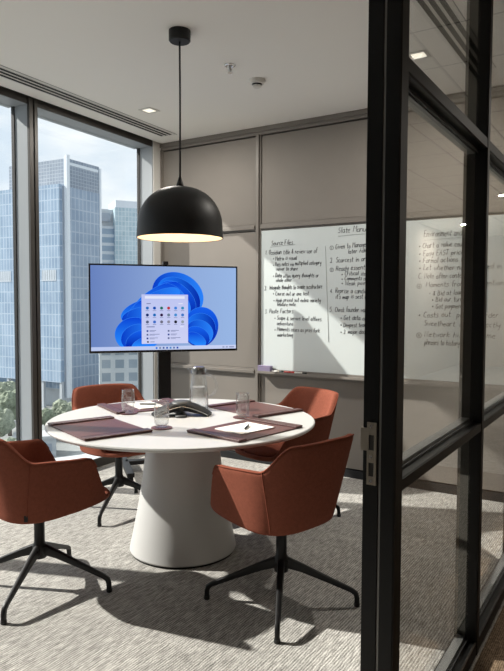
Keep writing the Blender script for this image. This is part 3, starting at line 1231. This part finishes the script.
for r_ in range(3):
    for c_ in range(6):
        c = icol[r_ * 6 + c_]
        u, v = 0.391 + c_ * 0.0485, 0.502 - r_ * 0.083
        e = icm.setdefault(c, emission('app_icon', srgb(*c)))
        flat('app_icon', [(u + 0.0105 * math.cos(k * PI / 8), v + 0.0105 * ASP * math.sin(k * PI / 8)) for k in range(16)], 0.0046, e, scr)
        rect('menu_text', u - 0.012, v - 0.034, u + 0.012, v - 0.028, 0.0046, E_txt, scr)
rect('menu_text', 0.385, 0.272, 0.440, 0.283, 0.0046, E_txt, scr)
rect('menu_text', 0.615, 0.270, 0.640, 0.284, 0.0046, emission('menu_button_b', srgb(222, 226, 250)), scr)
for r_ in range(3):
    for c_ in range(2):
        u, v = 0.385 + c_ * 0.145, 0.226 - r_ * 0.044
        rect('list_icon', u, v - 0.009, u + 0.012, v + 0.012, 0.0046, emission('list_icon', srgb(30, 60, 140) if (r_ + c_) % 2 == 0 else srgb(90, 100, 140)), scr)
        rect('menu_text', u + 0.02, v + 0.003, u + 0.065 + 0.012 * ((r_ * 2 + c_) % 3), v + 0.010, 0.0046, E_txt, scr)
        rect('menu_text', u + 0.02, v - 0.008, u + 0.055, v - 0.003, 0.0046, E_txt, scr)
rect('menu_text', 0.410, 0.093, 0.440, 0.101, 0.0046, E_txt, scr)
rect('list_icon', 0.388, 0.088, 0.400, 0.107, 0.0046, emission('user_icon', srgb(60, 60, 80)), scr)
rect('taskbar', 0.0, 0.0, 1.0, 0.045, 0.0040, screen_gradient('taskbar_strip', srgb(186, 200, 238), srgb(200, 210, 242), 'X'), scr)
for k, c in enumerate([(30, 110, 220), (120, 130, 160), (70, 90, 150), (40, 90, 180), (60, 130, 200), (90, 110, 170), (20, 70, 180)]):
    u = 0.435 + k * 0.024
    rect('taskbar_icon', u - 0.006, 0.012, u + 0.006, 0.034, 0.0046, emission('taskbar_icon', srgb(*c)), scr)
for u0, u1 in ((0.90, 0.915), (0.925, 0.94), (0.95, 0.985)):
    rect('menu_text', u0, 0.014, u1, 0.026, 0.0046, E_txt, scr)
box('maker_badge', -0.018, 0.018, -0.006, -0.004, Z0 + 0.005, Z0 + 0.012, M['phone_grey'], tv)
bm = bmesh.new()
add_box(bm, -0.055, 0.055, 0.062, 0.115, 0.06, 1.45)
new_obj('column', bm, M['black_metal'], tv, bevel=0.006)
box('camera_bar', -0.022, 0.022, -0.01, 0.05, Z1, Z1 + 0.030, M['black_plastic'], tv, bevel=0.004)
bm = bmesh.new()
for sgn in (-1, 1):
    add_box(bm, sgn * 0.34 - 0.03, sgn * 0.34 + 0.03, -0.34, 0.36, 0.065, 0.10)
add_box(bm, -0.34, 0.34, 0.05, 0.13, 0.065, 0.10)
new_obj('base_frame', bm, M['black_metal'], tv, bevel=0.006)
for sx in (-0.34, 0.34):
    for sy in (-0.31, 0.33):
        bm = bmesh.new()
        add_tube(bm, [(sx - 0.02, sy, 0.034), (sx + 0.02, sy, 0.034)], 0.034, 20)
        new_obj('castor', bm, M['rubber'], tv, smooth=False, bevel=0.004)

# ---- things on the table
TT = TZ + 0.0005


def on_table(px, py):
    d = FW + RT * ((px - 252) / FPX) - UP * ((py - 335.5) / FPX)
    t = (TT - EYE.z) / d.z
    return EYE + d * t


def desk_mat(cx, cy, rot, label, L_=0.51, B_=0.37):
    m = empty('desk_mat', (cx, cy, TT), rot)
    tag(m, label, 'desk mat', 'leather desk mats on the table')
    box('pad', -L_ / 2, L_ / 2, -B_ / 2, B_ / 2, 0, 0.006, M['leather'], m, bevel=0.002)
    for s in (-1, 1):
        x0, x1 = sorted((s * (L_ / 2 + 0.002), s * (L_ / 2 - 0.055)))
        b = box('end_bar', x0, x1, -B_ / 2 - 0.003, B_ / 2 + 0.003, 0.0055, 0.014, M['leather_edge'], m, bevel=0.004)
        bm = bmesh.new()
        for yy in (x0 + 0.006, x1 - 0.006):
            add_box(bm, yy - 0.0008, yy + 0.0008, -B_ / 2, B_ / 2, 0.0138, 0.0146)
        new_obj('stitching', bm, M['gasket'], b)
    return m


R_ = math.radians
MATS = [(-2.478, 2.385, R_(-20), 'bare burgundy leather desk mat at left front, before the side-on chair'),
        (-1.798, 2.788, R_(81), 'burgundy leather desk mat at right front, with notepad and pen'),
        (-2.760, 3.060, R_(64), 'burgundy leather desk mat by the window chair, under white sheets'),
        (-2.112, 3.370, R_(-17), 'bare burgundy leather desk mat in front of the sunlit chair')]
for a in MATS:
    desk_mat(*a)


def notepad(cx, cy, rot, z, label, w_=0.16, h_=0.22, t=0.005):
    m = empty('notepad', (cx, cy, z), rot)
    tag(m, label, 'notepad')
    box('sheets', -w_ / 2, w_ / 2, -h_ / 2, h_ / 2, 0, t, M['paper'], m)
    box('binding', -w_ / 2, w_ / 2, h_ / 2 - 0.012, h_ / 2 + 0.0005, t - 0.0005, t + 0.0012, M['paper'], m)
    return m


def pen(x, y, rot, z, label):
    p = empty('pen', (x, y, z), rot)
    tag(p, label, 'pen', 'black pens on the notepads')
    bm = bmesh.new()
    add_tube(bm, [(-0.065, 0, 0.005), (-0.055, 0, 0.005), (0.045, 0, 0.005)], [0.0025, 0.005, 0.005], 10)
    new_obj('barrel', bm, M['black_plastic'], p, smooth=True)
    tube('tip', [(-0.072, 0, 0.005), (-0.064, 0, 0.005)], [0.0008, 0.0025], M['chrome'], p, 8)
    box('clip', 0.0, 0.043, -0.001, 0.001, 0.010, 0.012, M['chrome'], p)
    return p


notepad(-1.805, 2.788, R_(-12), TT + 0.0065, 'white notepad on the right front desk mat, black pen across it', 0.20, 0.25)
pen(-1.795, 2.795, R_(112), TT + 0.0125, 'black pen lying on the notepad at right front')
notepad(-2.755, 3.065, R_(64), TT + 0.0065, 'white notepad on the desk mat by the window chair, behind a tumbler', 0.17, 0.24)
pen(-2.735, 3.075, R_(30), TT + 0.0125, 'black pen on the notepad near the window chair')


def tumbler(x, y, label, clabel):
    c = empty('coaster', (x, y, TT))
    tag(c, clabel, 'coaster', 'round coasters under the tumblers')
    o = lathe('disc', [(0, 0), (0.056, 0), (0.058, 0.002), (0.057, 0.005), (0, 0.005)], M['coaster'], c, n=40)
    autosmooth(o, 40)
    t = empty('tumbler', (x, y, TT + 0.0055))
    tag(t, label, 'glass', 'water tumblers on the table')
    hgt = 0.138
    outer, inner = [], []
    for i in range(13):
        k = i / 12
        r = 0.0325 + 0.0085 * math.sin(PI * (0.12 + 0.70 * k)) ** 1.0
        outer.append((r, 0.001 + hgt * k))
    for i in range(12, 0, -1):
        r, z = outer[i]
        inner.append((r - 0.0016, max(z, 0.012)))
    prof = [(0, 0.0)] + [(0.0315, 0.0)] + outer + [(outer[-1][0] - 0.0008, hgt + 0.002)] + inner[:-1] + [(0.028, 0.013), (0, 0.012)]
    lathe('glass_wall', prof, M['glassware'], t, n=40)
    bm = bmesh.new()
    ring_pts = [(outer[-1][0] * math.cos(a), outer[-1][0] * math.sin(a), hgt + 0.0015) for a in [2 * PI * i / 36 for i in range(37)]]
    add_tube(bm, ring_pts, 0.0016, 6, caps=False)
    new_obj('rim', bm, M['glassware'], t, smooth=True)
    return t


tumbler(-2.672, 2.815, 'clear tumbler near the window chair, leftmost glass', 'round burgundy coaster under the leftmost tumbler')
tumbler(-2.205, 2.580, 'clear tumbler at the middle of the table, before the black speakerphone', 'round burgundy coaster under the middle tumbler')
tumbler(-2.010, 3.082, 'clear tumbler on the right, before the sunlit chair', 'round burgundy coaster under the rightmost tumbler')

# ---- jug
jug = empty('water_jug', (-2.412, 3.185, TT), 0)
jug.scale = (1.08, 1.08, 1.02)
tag(jug, 'glass water jug with steel lid and loop handle, half full', 'jug')
oprof = [(0.054, 0.0), (0.058, 0.004), (0.0575, 0.03), (0.054, 0.10), (0.047, 0.17), (0.041, 0.205), (0.041, 0.225), (0.046, 0.248)]
prof = [(0, 0.0)] + oprof + [(r - 0.002, z) for r, z in oprof[::-1][:-1]] + [(0.052, 0.007), (0, 0.007)]
lathe('glass_body', prof, M['glassware'], jug, n=56)
wp = [(0, 0.008), (0.0535, 0.008), (0.0548, 0.03), (0.0515, 0.10), (0.0485, 0.138), (0.0470, 0.140), (0, 0.139)]
lathe('water', wp, M['water'], jug, n=56)
o = lathe('lid', [(0, 0.218), (0.034, 0.218), (0.037, 0.235), (0.037, 0.258), (0.032, 0.265), (0.012, 0.267), (0, 0.267)], M['lid'], jug, n=40)
autosmooth(o, 40)
# handle to the right of the photo, spout to the left
hd = Vector((math.cos(YAW - 0.25), math.sin(YAW - 0.25), 0))
pts = []
for i in range(17):
    a = PI / 2 - PI * i / 16
    pts.append(hd * (0.046 + 0.060 * math.cos(a) + 0.008 * (i / 16)) + Vector((0, 0, 0.152 + 0.066 * math.sin(a))))
bm = bmesh.new()
add_tube(bm, pts, 0.0068, 10)
new_obj('handle', bm, M['glassware'], jug, smooth=True)
bm = bmesh.new()
add_tube(bm, [-hd * 0.036 + Vector((0, 0, 0.225)), -hd * 0.050 + Vector((0, 0, 0.245)), -hd * 0.062 + Vector((0, 0, 0.258))], [0.016, 0.013, 0.010], 12)
new_obj('spout', bm, M['glassware'], jug, smooth=True)

# ---- speakerphone: an arched bridge with a side lobe
ph = empty('speakerphone', (-2.375, 2.965, TT), YAW + 0.05)
ph.scale = (1.0, 1.0, 1.12)
tag(ph, 'black arched conference speakerphone with silver edge in the table centre', 'speakerphone')


def lobe(parent, ang_, L_, name):
    """one arm of the three-armed shell: arches from the hub down to the table"""
    bm = bmesh.new()
    rg = []
    n = 14
    for i in range(n + 1):
        t = i / n
        x = L_ * t
        top = 0.074 - 0.058 * t ** 1.9
        bot = max(0.0, 0.030 - 0.030 * t ** 1.6) if t < 0.98 else 0.0
        hw = 0.060 - 0.010 * t
        row = []
        for (su, sv) in ((-1, 0.0), (-1, 0.55), (-0.75, 0.9), (0, 1.0), (0.75, 0.9), (1, 0.55), (1, 0.0)):
            row.append(bm.verts.new((x, hw * su, bot + (top - bot) * sv)))
        rg.append(row)
    m_ = len(rg[0])
    for a, b in zip(rg, rg[1:]):
        for k in range(m_):
            bm.faces.new((a[k], a[(k + 1) % m_], b[(k + 1) % m_], b[k]))
    bm.faces.new(rg[0][::-1])
    bm.faces.new(rg[-1])
    o = new_obj(name, bm, M['black_plastic'], parent, smooth=True, rz=ang_)
    autosmooth(o, 45)
    for s in (-1, 1):
        bm = bmesh.new()
        pts = []
        for i in range(n + 1):
            t = i / n
            top = 0.074 - 0.058 * t ** 1.9
            bot = max(0.0, 0.030 - 0.030 * t ** 1.6)
            pts.append((L_ * t, s * (0.0612 - 0.010 * t), bot + (top - bot) * 0.50))
        add_tube(bm, pts, 0.0022, 6)
        new_obj('silver_edge', bm, M['steel'], o, smooth=True)
    return o


for a in (R_(-12), R_(108), R_(200)):
    lobe(ph, a, 0.175, 'arm')
lathe('hub', [(0, 0.038), (0.066, 0.038), (0.064, 0.064), (0.052, 0.074), (0.03, 0.078), (0, 0.079)], M['phone_grey'], ph, n=36)
lathe('control_pad', [(0, 0.0), (0.036, 0.0), (0.036, 0.008), (0.030, 0.011), (0, 0.011)], M['phone_grey'], ph, n=32, loc=(0.0, -0.085, 0))

# ================================================================== WALL THINGS
# ---- whiteboard
WX0, WX1, WZ0, WZ1 = XV + 0.036, -0.70, 0.862, 2.092
YW = YB - 0.002
wb = empty('whiteboard', ((WX0 + WX1) / 2, YW, WZ0))
tag(wb, 'large glossy whiteboard with rows of black handwriting on the panelled back wall', 'whiteboard')
WO = Vector(wb.location)


def B(x, y, z):
    return (x - WO.x, y - WO.y, z - WO.z)


box('board', WX0, WX1, YW, YB + 0.028, WZ0, WZ1, M['wb'], wb, fn=B)
bm = bmesh.new()
add_box(bm, XV + 0.03, WX1, YB - 0.004, YB + 0.028, 0.802, 0.860, B)
add_box(bm, XV + 0.03, WX1, YB - 0.062, YB - 0.004, 0.826, 0.842, B)
add_box(bm, XV + 0.03, WX1, YB - 0.062, YB - 0.056, 0.842, 0.848, B)
new_obj('pen_tray', bm, M['rail'], wb, bevel=0.0015)


def on_wall(px, py):
    d = FW + RT * ((px - 252) / FPX) - UP * ((py - 335.5) / FPX)
    t = (YW - EYE.y) / d.y
    return EYE + d * t


lines = [  # text, x0, y0 (baseline start), x1 in the photo's frame, height in metres
    ('Source Files', 271.5, 245.5, 293, 0.058),
    ('1.', 265.5, 254.5, 267.5, 0.050), ('Obsidian title & review use of', 269, 254.6, 317.5, 0.056),
    ('\u2022 Matrix is visual', 273, 260.3, 297, 0.048),
    ('\u2022 Pass notes via multiplied category', 273, 266.6, 321.5, 0.048), ('waiver to share', 276, 270.6, 298, 0.046),
    ('\u2022 Data often query thoughts or', 273, 277.5, 319, 0.048), ('whole other', 276, 282, 292, 0.046),
    ('2.', 264.5, 290, 267, 0.050), ('Integrate thoughts to create substructure', 269.5, 289.5, 322.5, 0.052),
    ('\u2022 Course out or one test', 273, 295.3, 309, 0.048),
    ('\u2022 High priced but extra variety', 273.5, 302, 321, 0.048), ('feature note', 277, 306, 296, 0.046),
    ('3.', 265, 313.5, 267.5, 0.050), ('Paste Factors', 269.5, 313, 293.5, 0.052),
    ('\u2022 Scope & service level offices', 274.5, 319.6, 321.5, 0.048), ('adventure', 277, 325, 293.5, 0.046),
    ('\u2022 Moments cases as pros fork', 274.5, 331, 320, 0.048), ('marketing', 277.5, 336.5, 293, 0.048),
    ('Slate Manual', 338, 233, 371, 0.066),
    ('\u2460', 330, 249.3, 333.5, 0.05), ('Given to Manager', 335.5, 249, 368, 0.056), ('later Admin', 348, 253.5, 371, 0.05),
    ('2.', 330, 262.5, 333.5, 0.056), ('Scarcest in area', 336, 262.5, 371, 0.056),
    ('\u2462', 330, 271.3, 333.5, 0.05), ('Ready essential', 336, 270.8, 371, 0.056),
    ('\u2022 Critical items', 341.5, 276, 371, 0.046), ('\u2022 Comments also', 341.5, 280.5, 371, 0.046), ('\u2022 Weak points', 341.5, 285, 371, 0.046),
    ('4.', 330, 293, 333, 0.05), ('Reprise a candid', 335.5, 293, 367, 0.056), ('it\u2019s map is best a', 335.5, 298.7, 367, 0.05),
    ('5.', 329.5, 312, 333, 0.056), ('Check founder was', 335, 311.8, 367, 0.056),
    ('\u2022 Get data on', 340.5, 319.5, 367, 0.05), ('\u2022 Deepest team', 340.5, 326.7, 367, 0.05), ('\u2022 2. major docs', 340.5, 333.8, 367, 0.05),
    ('Environment and t', 424, 237, 467, 0.066),
    ('\u2022 Chart a value count', 419, 248.5, 467, 0.056), ('\u2022 Easy EAST priced', 419, 256, 467, 0.056), ('\u2022 Formal actions for site', 419, 263, 480, 0.056),
    ('\u2022 Let whether notes marked in', 419, 270.2, 502, 0.056), ('C. Note after content', 418.5, 278.5, 467, 0.056),
    ('\u2295', 417, 288, 421.5, 0.066), ('Moments from an attention', 426, 287, 504, 0.056),
    ('\u2013 & Bid at loan', 429, 295, 463, 0.052), ('\u2022 Bid our turn', 432, 301.5, 463, 0.052), ('\u2022 Got payment', 432, 308.3, 463, 0.052),
    ('\u2022 Costs out, provide order', 418.5, 316.8, 499, 0.056), ('Sweetheart. error directly', 424, 325.5, 501, 0.056),
    ('\u2297', 416.5, 337, 421.5, 0.066), ('Network his own time', 424.5, 336.5, 496, 0.056), ('phrases to history', 424.5, 344.5, 460, 0.056),
]
# single-stroke handwriting: glyph -> (advance, polylines); x-height 10, capitals 17, tails -7
GL = {}
for row in """a 9|80 80 79 59 310 08 03 10 40 73 80|8. 79 71 90
b 9|117 01 40 70 83 87 59 29 06
c 8|79 49 18 05 12 40 71
d 9|79 39 06 02 30 60 82|8g 81 90
e 9|06 76 79 39 06 02 40 81
f 7|8h 6i 3g 30|0a 7a
g 9|79 39 06 12 43 85|8a 7:  84 8_
h 9|1h 00|06 3a 79 80
i 4|2a 20|2e 2d
j 5|3a 3; 0;|3e 3d
k 8|1h 00|7a 05 80
l 4|2h 20 30
m 12|0a 00|06 3a 59 50|56 8a a9 b0
n 9|0a 00|06 4a 79 80
o 9|49 17 03 30 71 85 79 4a
p 9|0a 0;|08 4a 88 74 31 03
q 9|7a 39 06 12 42 76|7a 7;
r 7|0a 00|05 3a 69
s 7|79 3a 17 55 73 50 00
t 7|3g 31 50 70|0a 7a
u 9|0a 02 30 60 8a 80
v 8|0a 30 7a
w 11|0a 20 58 70 aa
x 8|0a 70|7a 00
y 9|0a 04 43 8a|8a 6; 2;
z 8|0a 7a 00 70
A 11|00 5h 90|27 77
B 10|00 0h 6g 7c 49 09|49 84 71 00
C 10|9f 6h 2f 08 12 50 91
D 11|00 0h 5h 9c 95 50 00
E 9|8h 0h 00 80|09 69
F 9|8h 0h 00|09 69
G 11|9f 5h 1d 05 30 70 98 58
H 11|00 0h|90 9h|09 99
I 4|2h 20
J 8|7h 73 40 02
L 8|0h 00 80
M 13|00 1h 68 bh c0
N 11|00 0h 90 9h
O 11|5h 1e 04 50 94 9d 5h
P 9|00 0h 6h 8d 69 09
R 10|00 0h 6h 8d 69 09|49 90
S 9|8f 5h 1e 2a 78 84 50 02
T 10|0h 9h|5h 40
W 13|0h 30 6c 90 ch
1 5|0d 3h 30
2 8|0e 4h 7e 40 00 80
3 8|0h 7h 3a 77 73 30 02
4 8|6h 06 86|60 6b
5 8|7h 1h 0a 5b 84 40 01
. 3|11 20
& 10|90 2e 4h 6e 04 30 86
' 3|2h 1e
- 6|06 56
* 6|14 18 48 44 14|16 46 38 24""".split("\n"):
    head, body = row.split("|", 1)
    k, adv = head.split(" ")
    pls = []
    for pl_ in body.split("|"):
        pts_ = []
        for tok in pl_.split():
            if len(tok) != 2:
                continue
            xx = "0123456789abcdefghij".find(tok[0])
            if tok[1] in ";:_":
                yy = -7
            elif tok[1] == ".":
                yy = 10
            else:
                yy = "0123456789abcdefghij".find(tok[1])
            if xx < 0:
                continue
            pts_.append((xx, yy))
        if len(pts_) > 1:
            pls.append(pts_)
    GL[k] = (float(adv) + 2.2, pls)


def ribbon(bm, pts, wd, y):
    """flat ink ribbon in the wall plane (x, z)"""
    vs = []
    for i, (x, z) in enumerate(pts):
        x0, z0 = pts[max(0, i - 1)]
        x1, z1 = pts[min(len(pts) - 1, i + 1)]
        l_ = math.hypot(x1 - x0, z1 - z0) or 1
        nx, nz_ = -(z1 - z0) / l_ * wd / 2, (x1 - x0) / l_ * wd / 2
        vs.append((bm.verts.new((x + nx, y, z + nz_)), bm.verts.new((x - nx, y, z - nz_))))
    for (a, b), (c, d) in zip(vs, vs[1:]):
        bm.faces.new((a, b, d, c))


INK_W = 0.0046
for (s, x0, y0, x1, h) in lines:
    p = on_wall(x0, y0)
    q = on_wall(x1, y0)
    wid = q.x - p.x
    bm = bmesh.new()
    if s in '\u2460\u2462\u2295\u2297':          # ringed numbers and signs
        r = wid / 2
        ribbon(bm, [(r + r * math.cos(2 * PI * i / 16), r * 0.7 + r * math.sin(2 * PI * i / 16)) for i in range(17)], INK_W * 0.8, 0)
        inner = {'\u2460': [[(r, r * 0.2), (r, r * 1.2)]], '\u2462': [[(r * .7, r * 1.2), (r * 1.3, r), (r * .9, r * .7), (r * 1.3, r * .4), (r * .7, r * .2)]],
                 '\u2295': [[(r * .4, r * .7), (r * 1.6, r * .7)], [(r, 0), (r, r * 1.4)]], '\u2297': [[(r * .5, r * .2), (r * 1.5, r * 1.2)], [(r * .5, r * 1.2), (r * 1.5, r * .2)]]}[s]
        for g_ in inner:
            ribbon(bm, g_, INK_W * 0.8, 0)
    else:
        s2 = s.replace('\u2022', '*').replace('\u2019', "'").replace('\u2013', '-')
        tot = sum(GL[c][0] if c in GL else 9 for c in s2)
        kx = wid / tot
        kz = h / 17 * 0.70
        cx = 0
        wob = 0.0
        for c in s2:
            if c not in GL:
                cx += 9
                wob = random.uniform(-0.0035, 0.0035)
                continue
            adv, pls = GL[c]
            jz = wob + random.uniform(-0.0015, 0.0015)
            js = random.uniform(0.92, 1.10)
            for pl_ in pls:
                ribbon(bm, [((cx + x + 0.16 * z + random.uniform(-.35, .35)) * kx, z * kz * js + jz) for x, z in pl_], INK_W, 0)
            cx += adv
    o = new_obj('handwriting', bm, M['ink'], wb)
    o.location = (p.x - WO.x, -0.0012, p.z - WO.z)
    o.rotation_euler = (0, random.uniform(-0.02, 0.012), 0)


def stroke(px0, py0, px1, py1, r=0.0022):
    a, b = on_wall(px0, py0), on_wall(px1, py1)
    bm = bmesh.new()
    add_tube(bm, [(a.x - WO.x, -0.0008, a.z - WO.z), ((a.x + b.x) / 2 - WO.x, -0.0008, (a.z + b.z) / 2 - WO.z + 0.003), (b.x - WO.x, -0.0008, b.z - WO.z)], r, 6, sy=0.3)
    new_obj('underline', bm, M['ink'], wb)


stroke(270.5, 247.2, 295, 244.6)
stroke(338, 236.3, 371, 233.5)
stroke(424, 240.6, 467, 237)
stroke(325.5, 246, 328.7, 342, 0.0018)

# ---- eraser and markers on the tray
er = empty('whiteboard_eraser', (-2.872, YB - 0.036, 0.8425), 0)
tag(er, 'violet felt whiteboard eraser at the left end of the pen tray', 'eraser')
box('felt_block', -0.065, 0.065, -0.019, 0.027, 0.0, 0.042, M['eraser'], er, bevel=0.004)
box('grip', -0.066, 0.066, -0.019, 0.027, 0.042, 0.052, M['eraser'], er, bevel=0.003)


def marker(x, body, cap, label, ln=0.115):
    m_ = empty('marker', (x, YB - 0.034, 0.8505), 0)
    tag(m_, label, 'marker', 'markers on the pen tray')
    tube('barrel', [(-ln / 2, 0, 0), (ln / 2 - 0.035, 0, 0)], 0.008, body, m_, 12)
    tube('cap', [(ln / 2 - 0.038, 0, 0), (ln / 2, 0, 0)], 0.0085, cap, m_, 12)
    return m_


marker(-2.745, M['whitep'], M['green'], 'white marker with a dark cap beside the eraser')
marker(-2.625, M['red'], M['red'], 'red marker in the middle of the pen tray', 0.10)
marker(-2.515, M['whitep'], M['black_plastic'], 'white marker with a black cap, rightmost on the tray')

# ================================================================== CEILING THINGS
# ---- pendant lamp
pl = empty('pendant_lamp', (-2.310, 2.873, 0))
tag(pl, 'matt black dome pendant lamp with lit warm lining over the table', 'lamp')
o = lathe('canopy', [(0, H), (0.062, H), (0.062, H - 0.055), (0.056, H - 0.062), (0, H - 0.062)], M['shade'], pl, n=40)
autosmooth(o, 40)
tube('cord', [(0, 0, H - 0.06), (0.002, 0, 2.6), (0, 0, 2.14)], 0.0055, M['black_plastic'], pl, 10)
lathe('cord_grip', [(0, 2.175), (0.008, 2.175), (0.012, 2.16), (0.02, 2.135), (0.022, 2.115), (0, 2.115)], M['shade'], pl, n=24)
RS, ZB_, ZTt = 0.250, 1.826, 2.120
op, ip = [], []
for i in range(25):
    t = i / 24
    a = t * PI / 2
    r = RS * math.sin(a) ** 0.88 if t > 0 else 0.0
    z = ZB_ + 0.055 + (ZTt - ZB_ - 0.055) * math.cos(a) ** 0.95 if t < 1 else ZB_ + 0.055
    op.append((r * 0.985, z))
op.append((RS * 0.995, ZB_ + 0.025))
op.append((RS, ZB_))
bm = bmesh.new()
add_lathe(bm, op, 72)
shade = new_obj('shade', bm, M['shade'], pl, smooth=True)
ipf = [(max(0, r - 0.004), z - 0.004 if r < RS * 0.97 else z) for r, z in op]
bm = bmesh.new()
add_lathe(bm, ipf, 72)
lin = new_obj('shade_lining', bm, M['shade_in'], shade, smooth=True)
bm = bmesh.new()
add_lathe(bm, [(RS, ZB_), (RS, ZB_ - 0.002), (RS - 0.004, ZB_ - 0.002), (RS - 0.004, ZB_)], 72, close=True)
new_obj('shade_rim', bm, M['shade'], shade)
lathe('bulb', [(0, 1.93), (0.018, 1.933), (0.032, 1.95), (0.035, 1.97), (0.028, 2.0), (0.016, 2.03), (0.014, 2.06), (0, 2.06)], M['bulb'], pl, n=28)
lathe('socket', [(0.0, 2.055), (0.02, 2.055), (0.022, 2.11), (0, 2.11)], M['black_plastic'], pl, n=24)
ld = bpy.data.lights.new('bulb_light', 'POINT')
ld.energy = PEND_W
ld.color = (1.0, 0.74, 0.48)
ld.shadow_soft_size = 0.03
lo_ = bpy.data.objects.new('bulb_light', ld)
COL.objects.link(lo_)
lo_.parent = pl
lo_.location = (0, 0, 1.90)

# ---- square recessed downlights


def downlight(x, y, rot, label, power, seen=True):
    d = empty('downlight', (x, y, H), rot)
    tag(d, label, 'downlight', 'square recessed downlights')
    bm = bmesh.new()
    o_, i_ = 0.062, 0.042
    for (x0, x1, y0, y1) in ((-o_, o_, -o_, -i_), (-o_, o_, i_, o_), (-o_, -i_, -i_, i_), (i_, o_, -i_, i_)):
        add_box(bm, x0, x1, y0, y1, -0.006, -0.0005)
    new_obj('trim_ring', bm, M['whitep'], d, bevel=0.001)
    box('lens', -i_, i_, -i_, i_, -0.003, -0.001, M['led'], d)
    la = bpy.data.lights.new('downlight_light', 'AREA')
    la.shape = 'SQUARE'
    la.size = 0.08
    la.energy = power
    la.color = (1.0, 0.94, 0.85)
    lb = bpy.data.objects.new('downlight_light', la)
    COL.objects.link(lb)
    lb.parent = d
    lb.location = (0, 0, -0.012)
    return d


downlight(-3.45, 3.90, WA * -1 * 0, 'square recessed downlight in the ceiling near the window corner', DOWN_W)
downlight(-1.26, 3.93, 0, 'square recessed downlight seen through the upper glass beside the door jamb', DOWN_W)
downlight(0.2, 5.28, 0, 'square recessed downlight in the corridor ceiling, reflected in the glass', CORR_W)
downlight(1.6, 7.2, 0, 'added unseen downlight beside the opposite corridor wall, brightens the reflection in the glass', CORR_W * 2)  # unseen lamp added to brighten the corridor mirrored in the glass
downlight(1.9, 12.6, 0, 'added unseen downlight at the far corridor end, brightens its wall and ceiling', CORR_W * 7)  # unseen lamp added to lift the dark far end
downlight(0.6, 9.5, 0, 'added unseen downlight far along the corridor, brightens its ceiling', CORR_W * 5)  # unseen lamp added so floor bounce brightens the ceiling


def slot_diffuser(x, y0, y1, rot, label):
    s = empty('slot_diffuser', (x, y1, H), rot)
    tag(s, label, 'air diffuser')
    Ln = y1 - y0
    bm = bmesh.new()
    add_box(bm, -0.088, 0.088, -Ln, 0, -0.0035, -0.0005)
    new_obj('flange', bm, M['blade'], s)
    for k in range(3):
        xx = -0.048 + k * 0.048
        box('air_slot', xx - 0.0150, xx + 0.0150, -Ln, -0.035 - 0.03 * 0, -0.0062, -0.0036, M['dvoid'], s)
        box('deflector_blade', xx + 0.0152, xx + 0.0200, -Ln, -0.035, -0.0066, -0.0036, M['blade'], s)
    box('shadow_edge', 0.088, 0.093, -Ln, 0.0, -0.002, -0.0004, M['bead'], s)
    return s


slot_diffuser(-3.812, -0.5, 4.58, -WA, 'long three-slot air diffuser along the window side of the ceiling')
slot_diffuser(-0.985, 0.0, 4.40, 0, 'three-slot air diffuser along the partition, seen through the upper glass')

sp_ = empty('fire_sprinkler', (-2.356, 3.45, H))
tag(sp_, 'small chrome fire sprinkler head on the ceiling behind the lamp cord', 'sprinkler')
o = lathe('escutcheon', [(0, 0), (0.038, 0), (0.036, -0.006), (0.020, -0.010), (0.018, -0.004), (0, -0.004)], M['chrome'], sp_, n=32)
lathe('stem', [(0, -0.004), (0.010, -0.004), (0.009, -0.03), (0.004, -0.034), (0.004, -0.048), (0, -0.048)], M['steel'], sp_, n=16)
bm = bmesh.new()
for s in (-1, 1):
    add_tube(bm, [(s * 0.008, 0, -0.02), (s * 0.013, 0, -0.034), (s * 0.004, 0, -0.05)], 0.0022, 6)
new_obj('yoke', bm, M['steel'], sp_, smooth=True)
lathe('deflector', [(0, -0.048), (0.016, -0.049), (0.016, -0.052), (0, -0.052)], M['chrome'], sp_, n=20, smooth=False)

sm = empty('smoke_detector', (-2.351, 3.776, H))
tag(sm, 'round white smoke detector on the ceiling right of the sprinkler', 'smoke detector')
o = lathe('base', [(0, 0), (0.058, 0), (0.058, -0.014), (0.053, -0.020), (0, -0.020)], M['whitep'], sm, n=40)
autosmooth(o, 40)
o = lathe('sensor_cap', [(0, -0.038), (0.032, -0.038), (0.028, -0.050), (0.018, -0.056), (0, -0.057)], M['whitep'], sm, n=36)
lathe('vent_ring', [(0, -0.020), (0.034, -0.020), (0.032, -0.038), (0, -0.038)], M['dvoid'], sm, n=32)
lathe('collar', [(0.052, -0.018), (0.052, -0.024), (0.040, -0.031), (0.036, -0.029), (0.036, -0.020)], M['whitep'], sm, n=36, close=True)
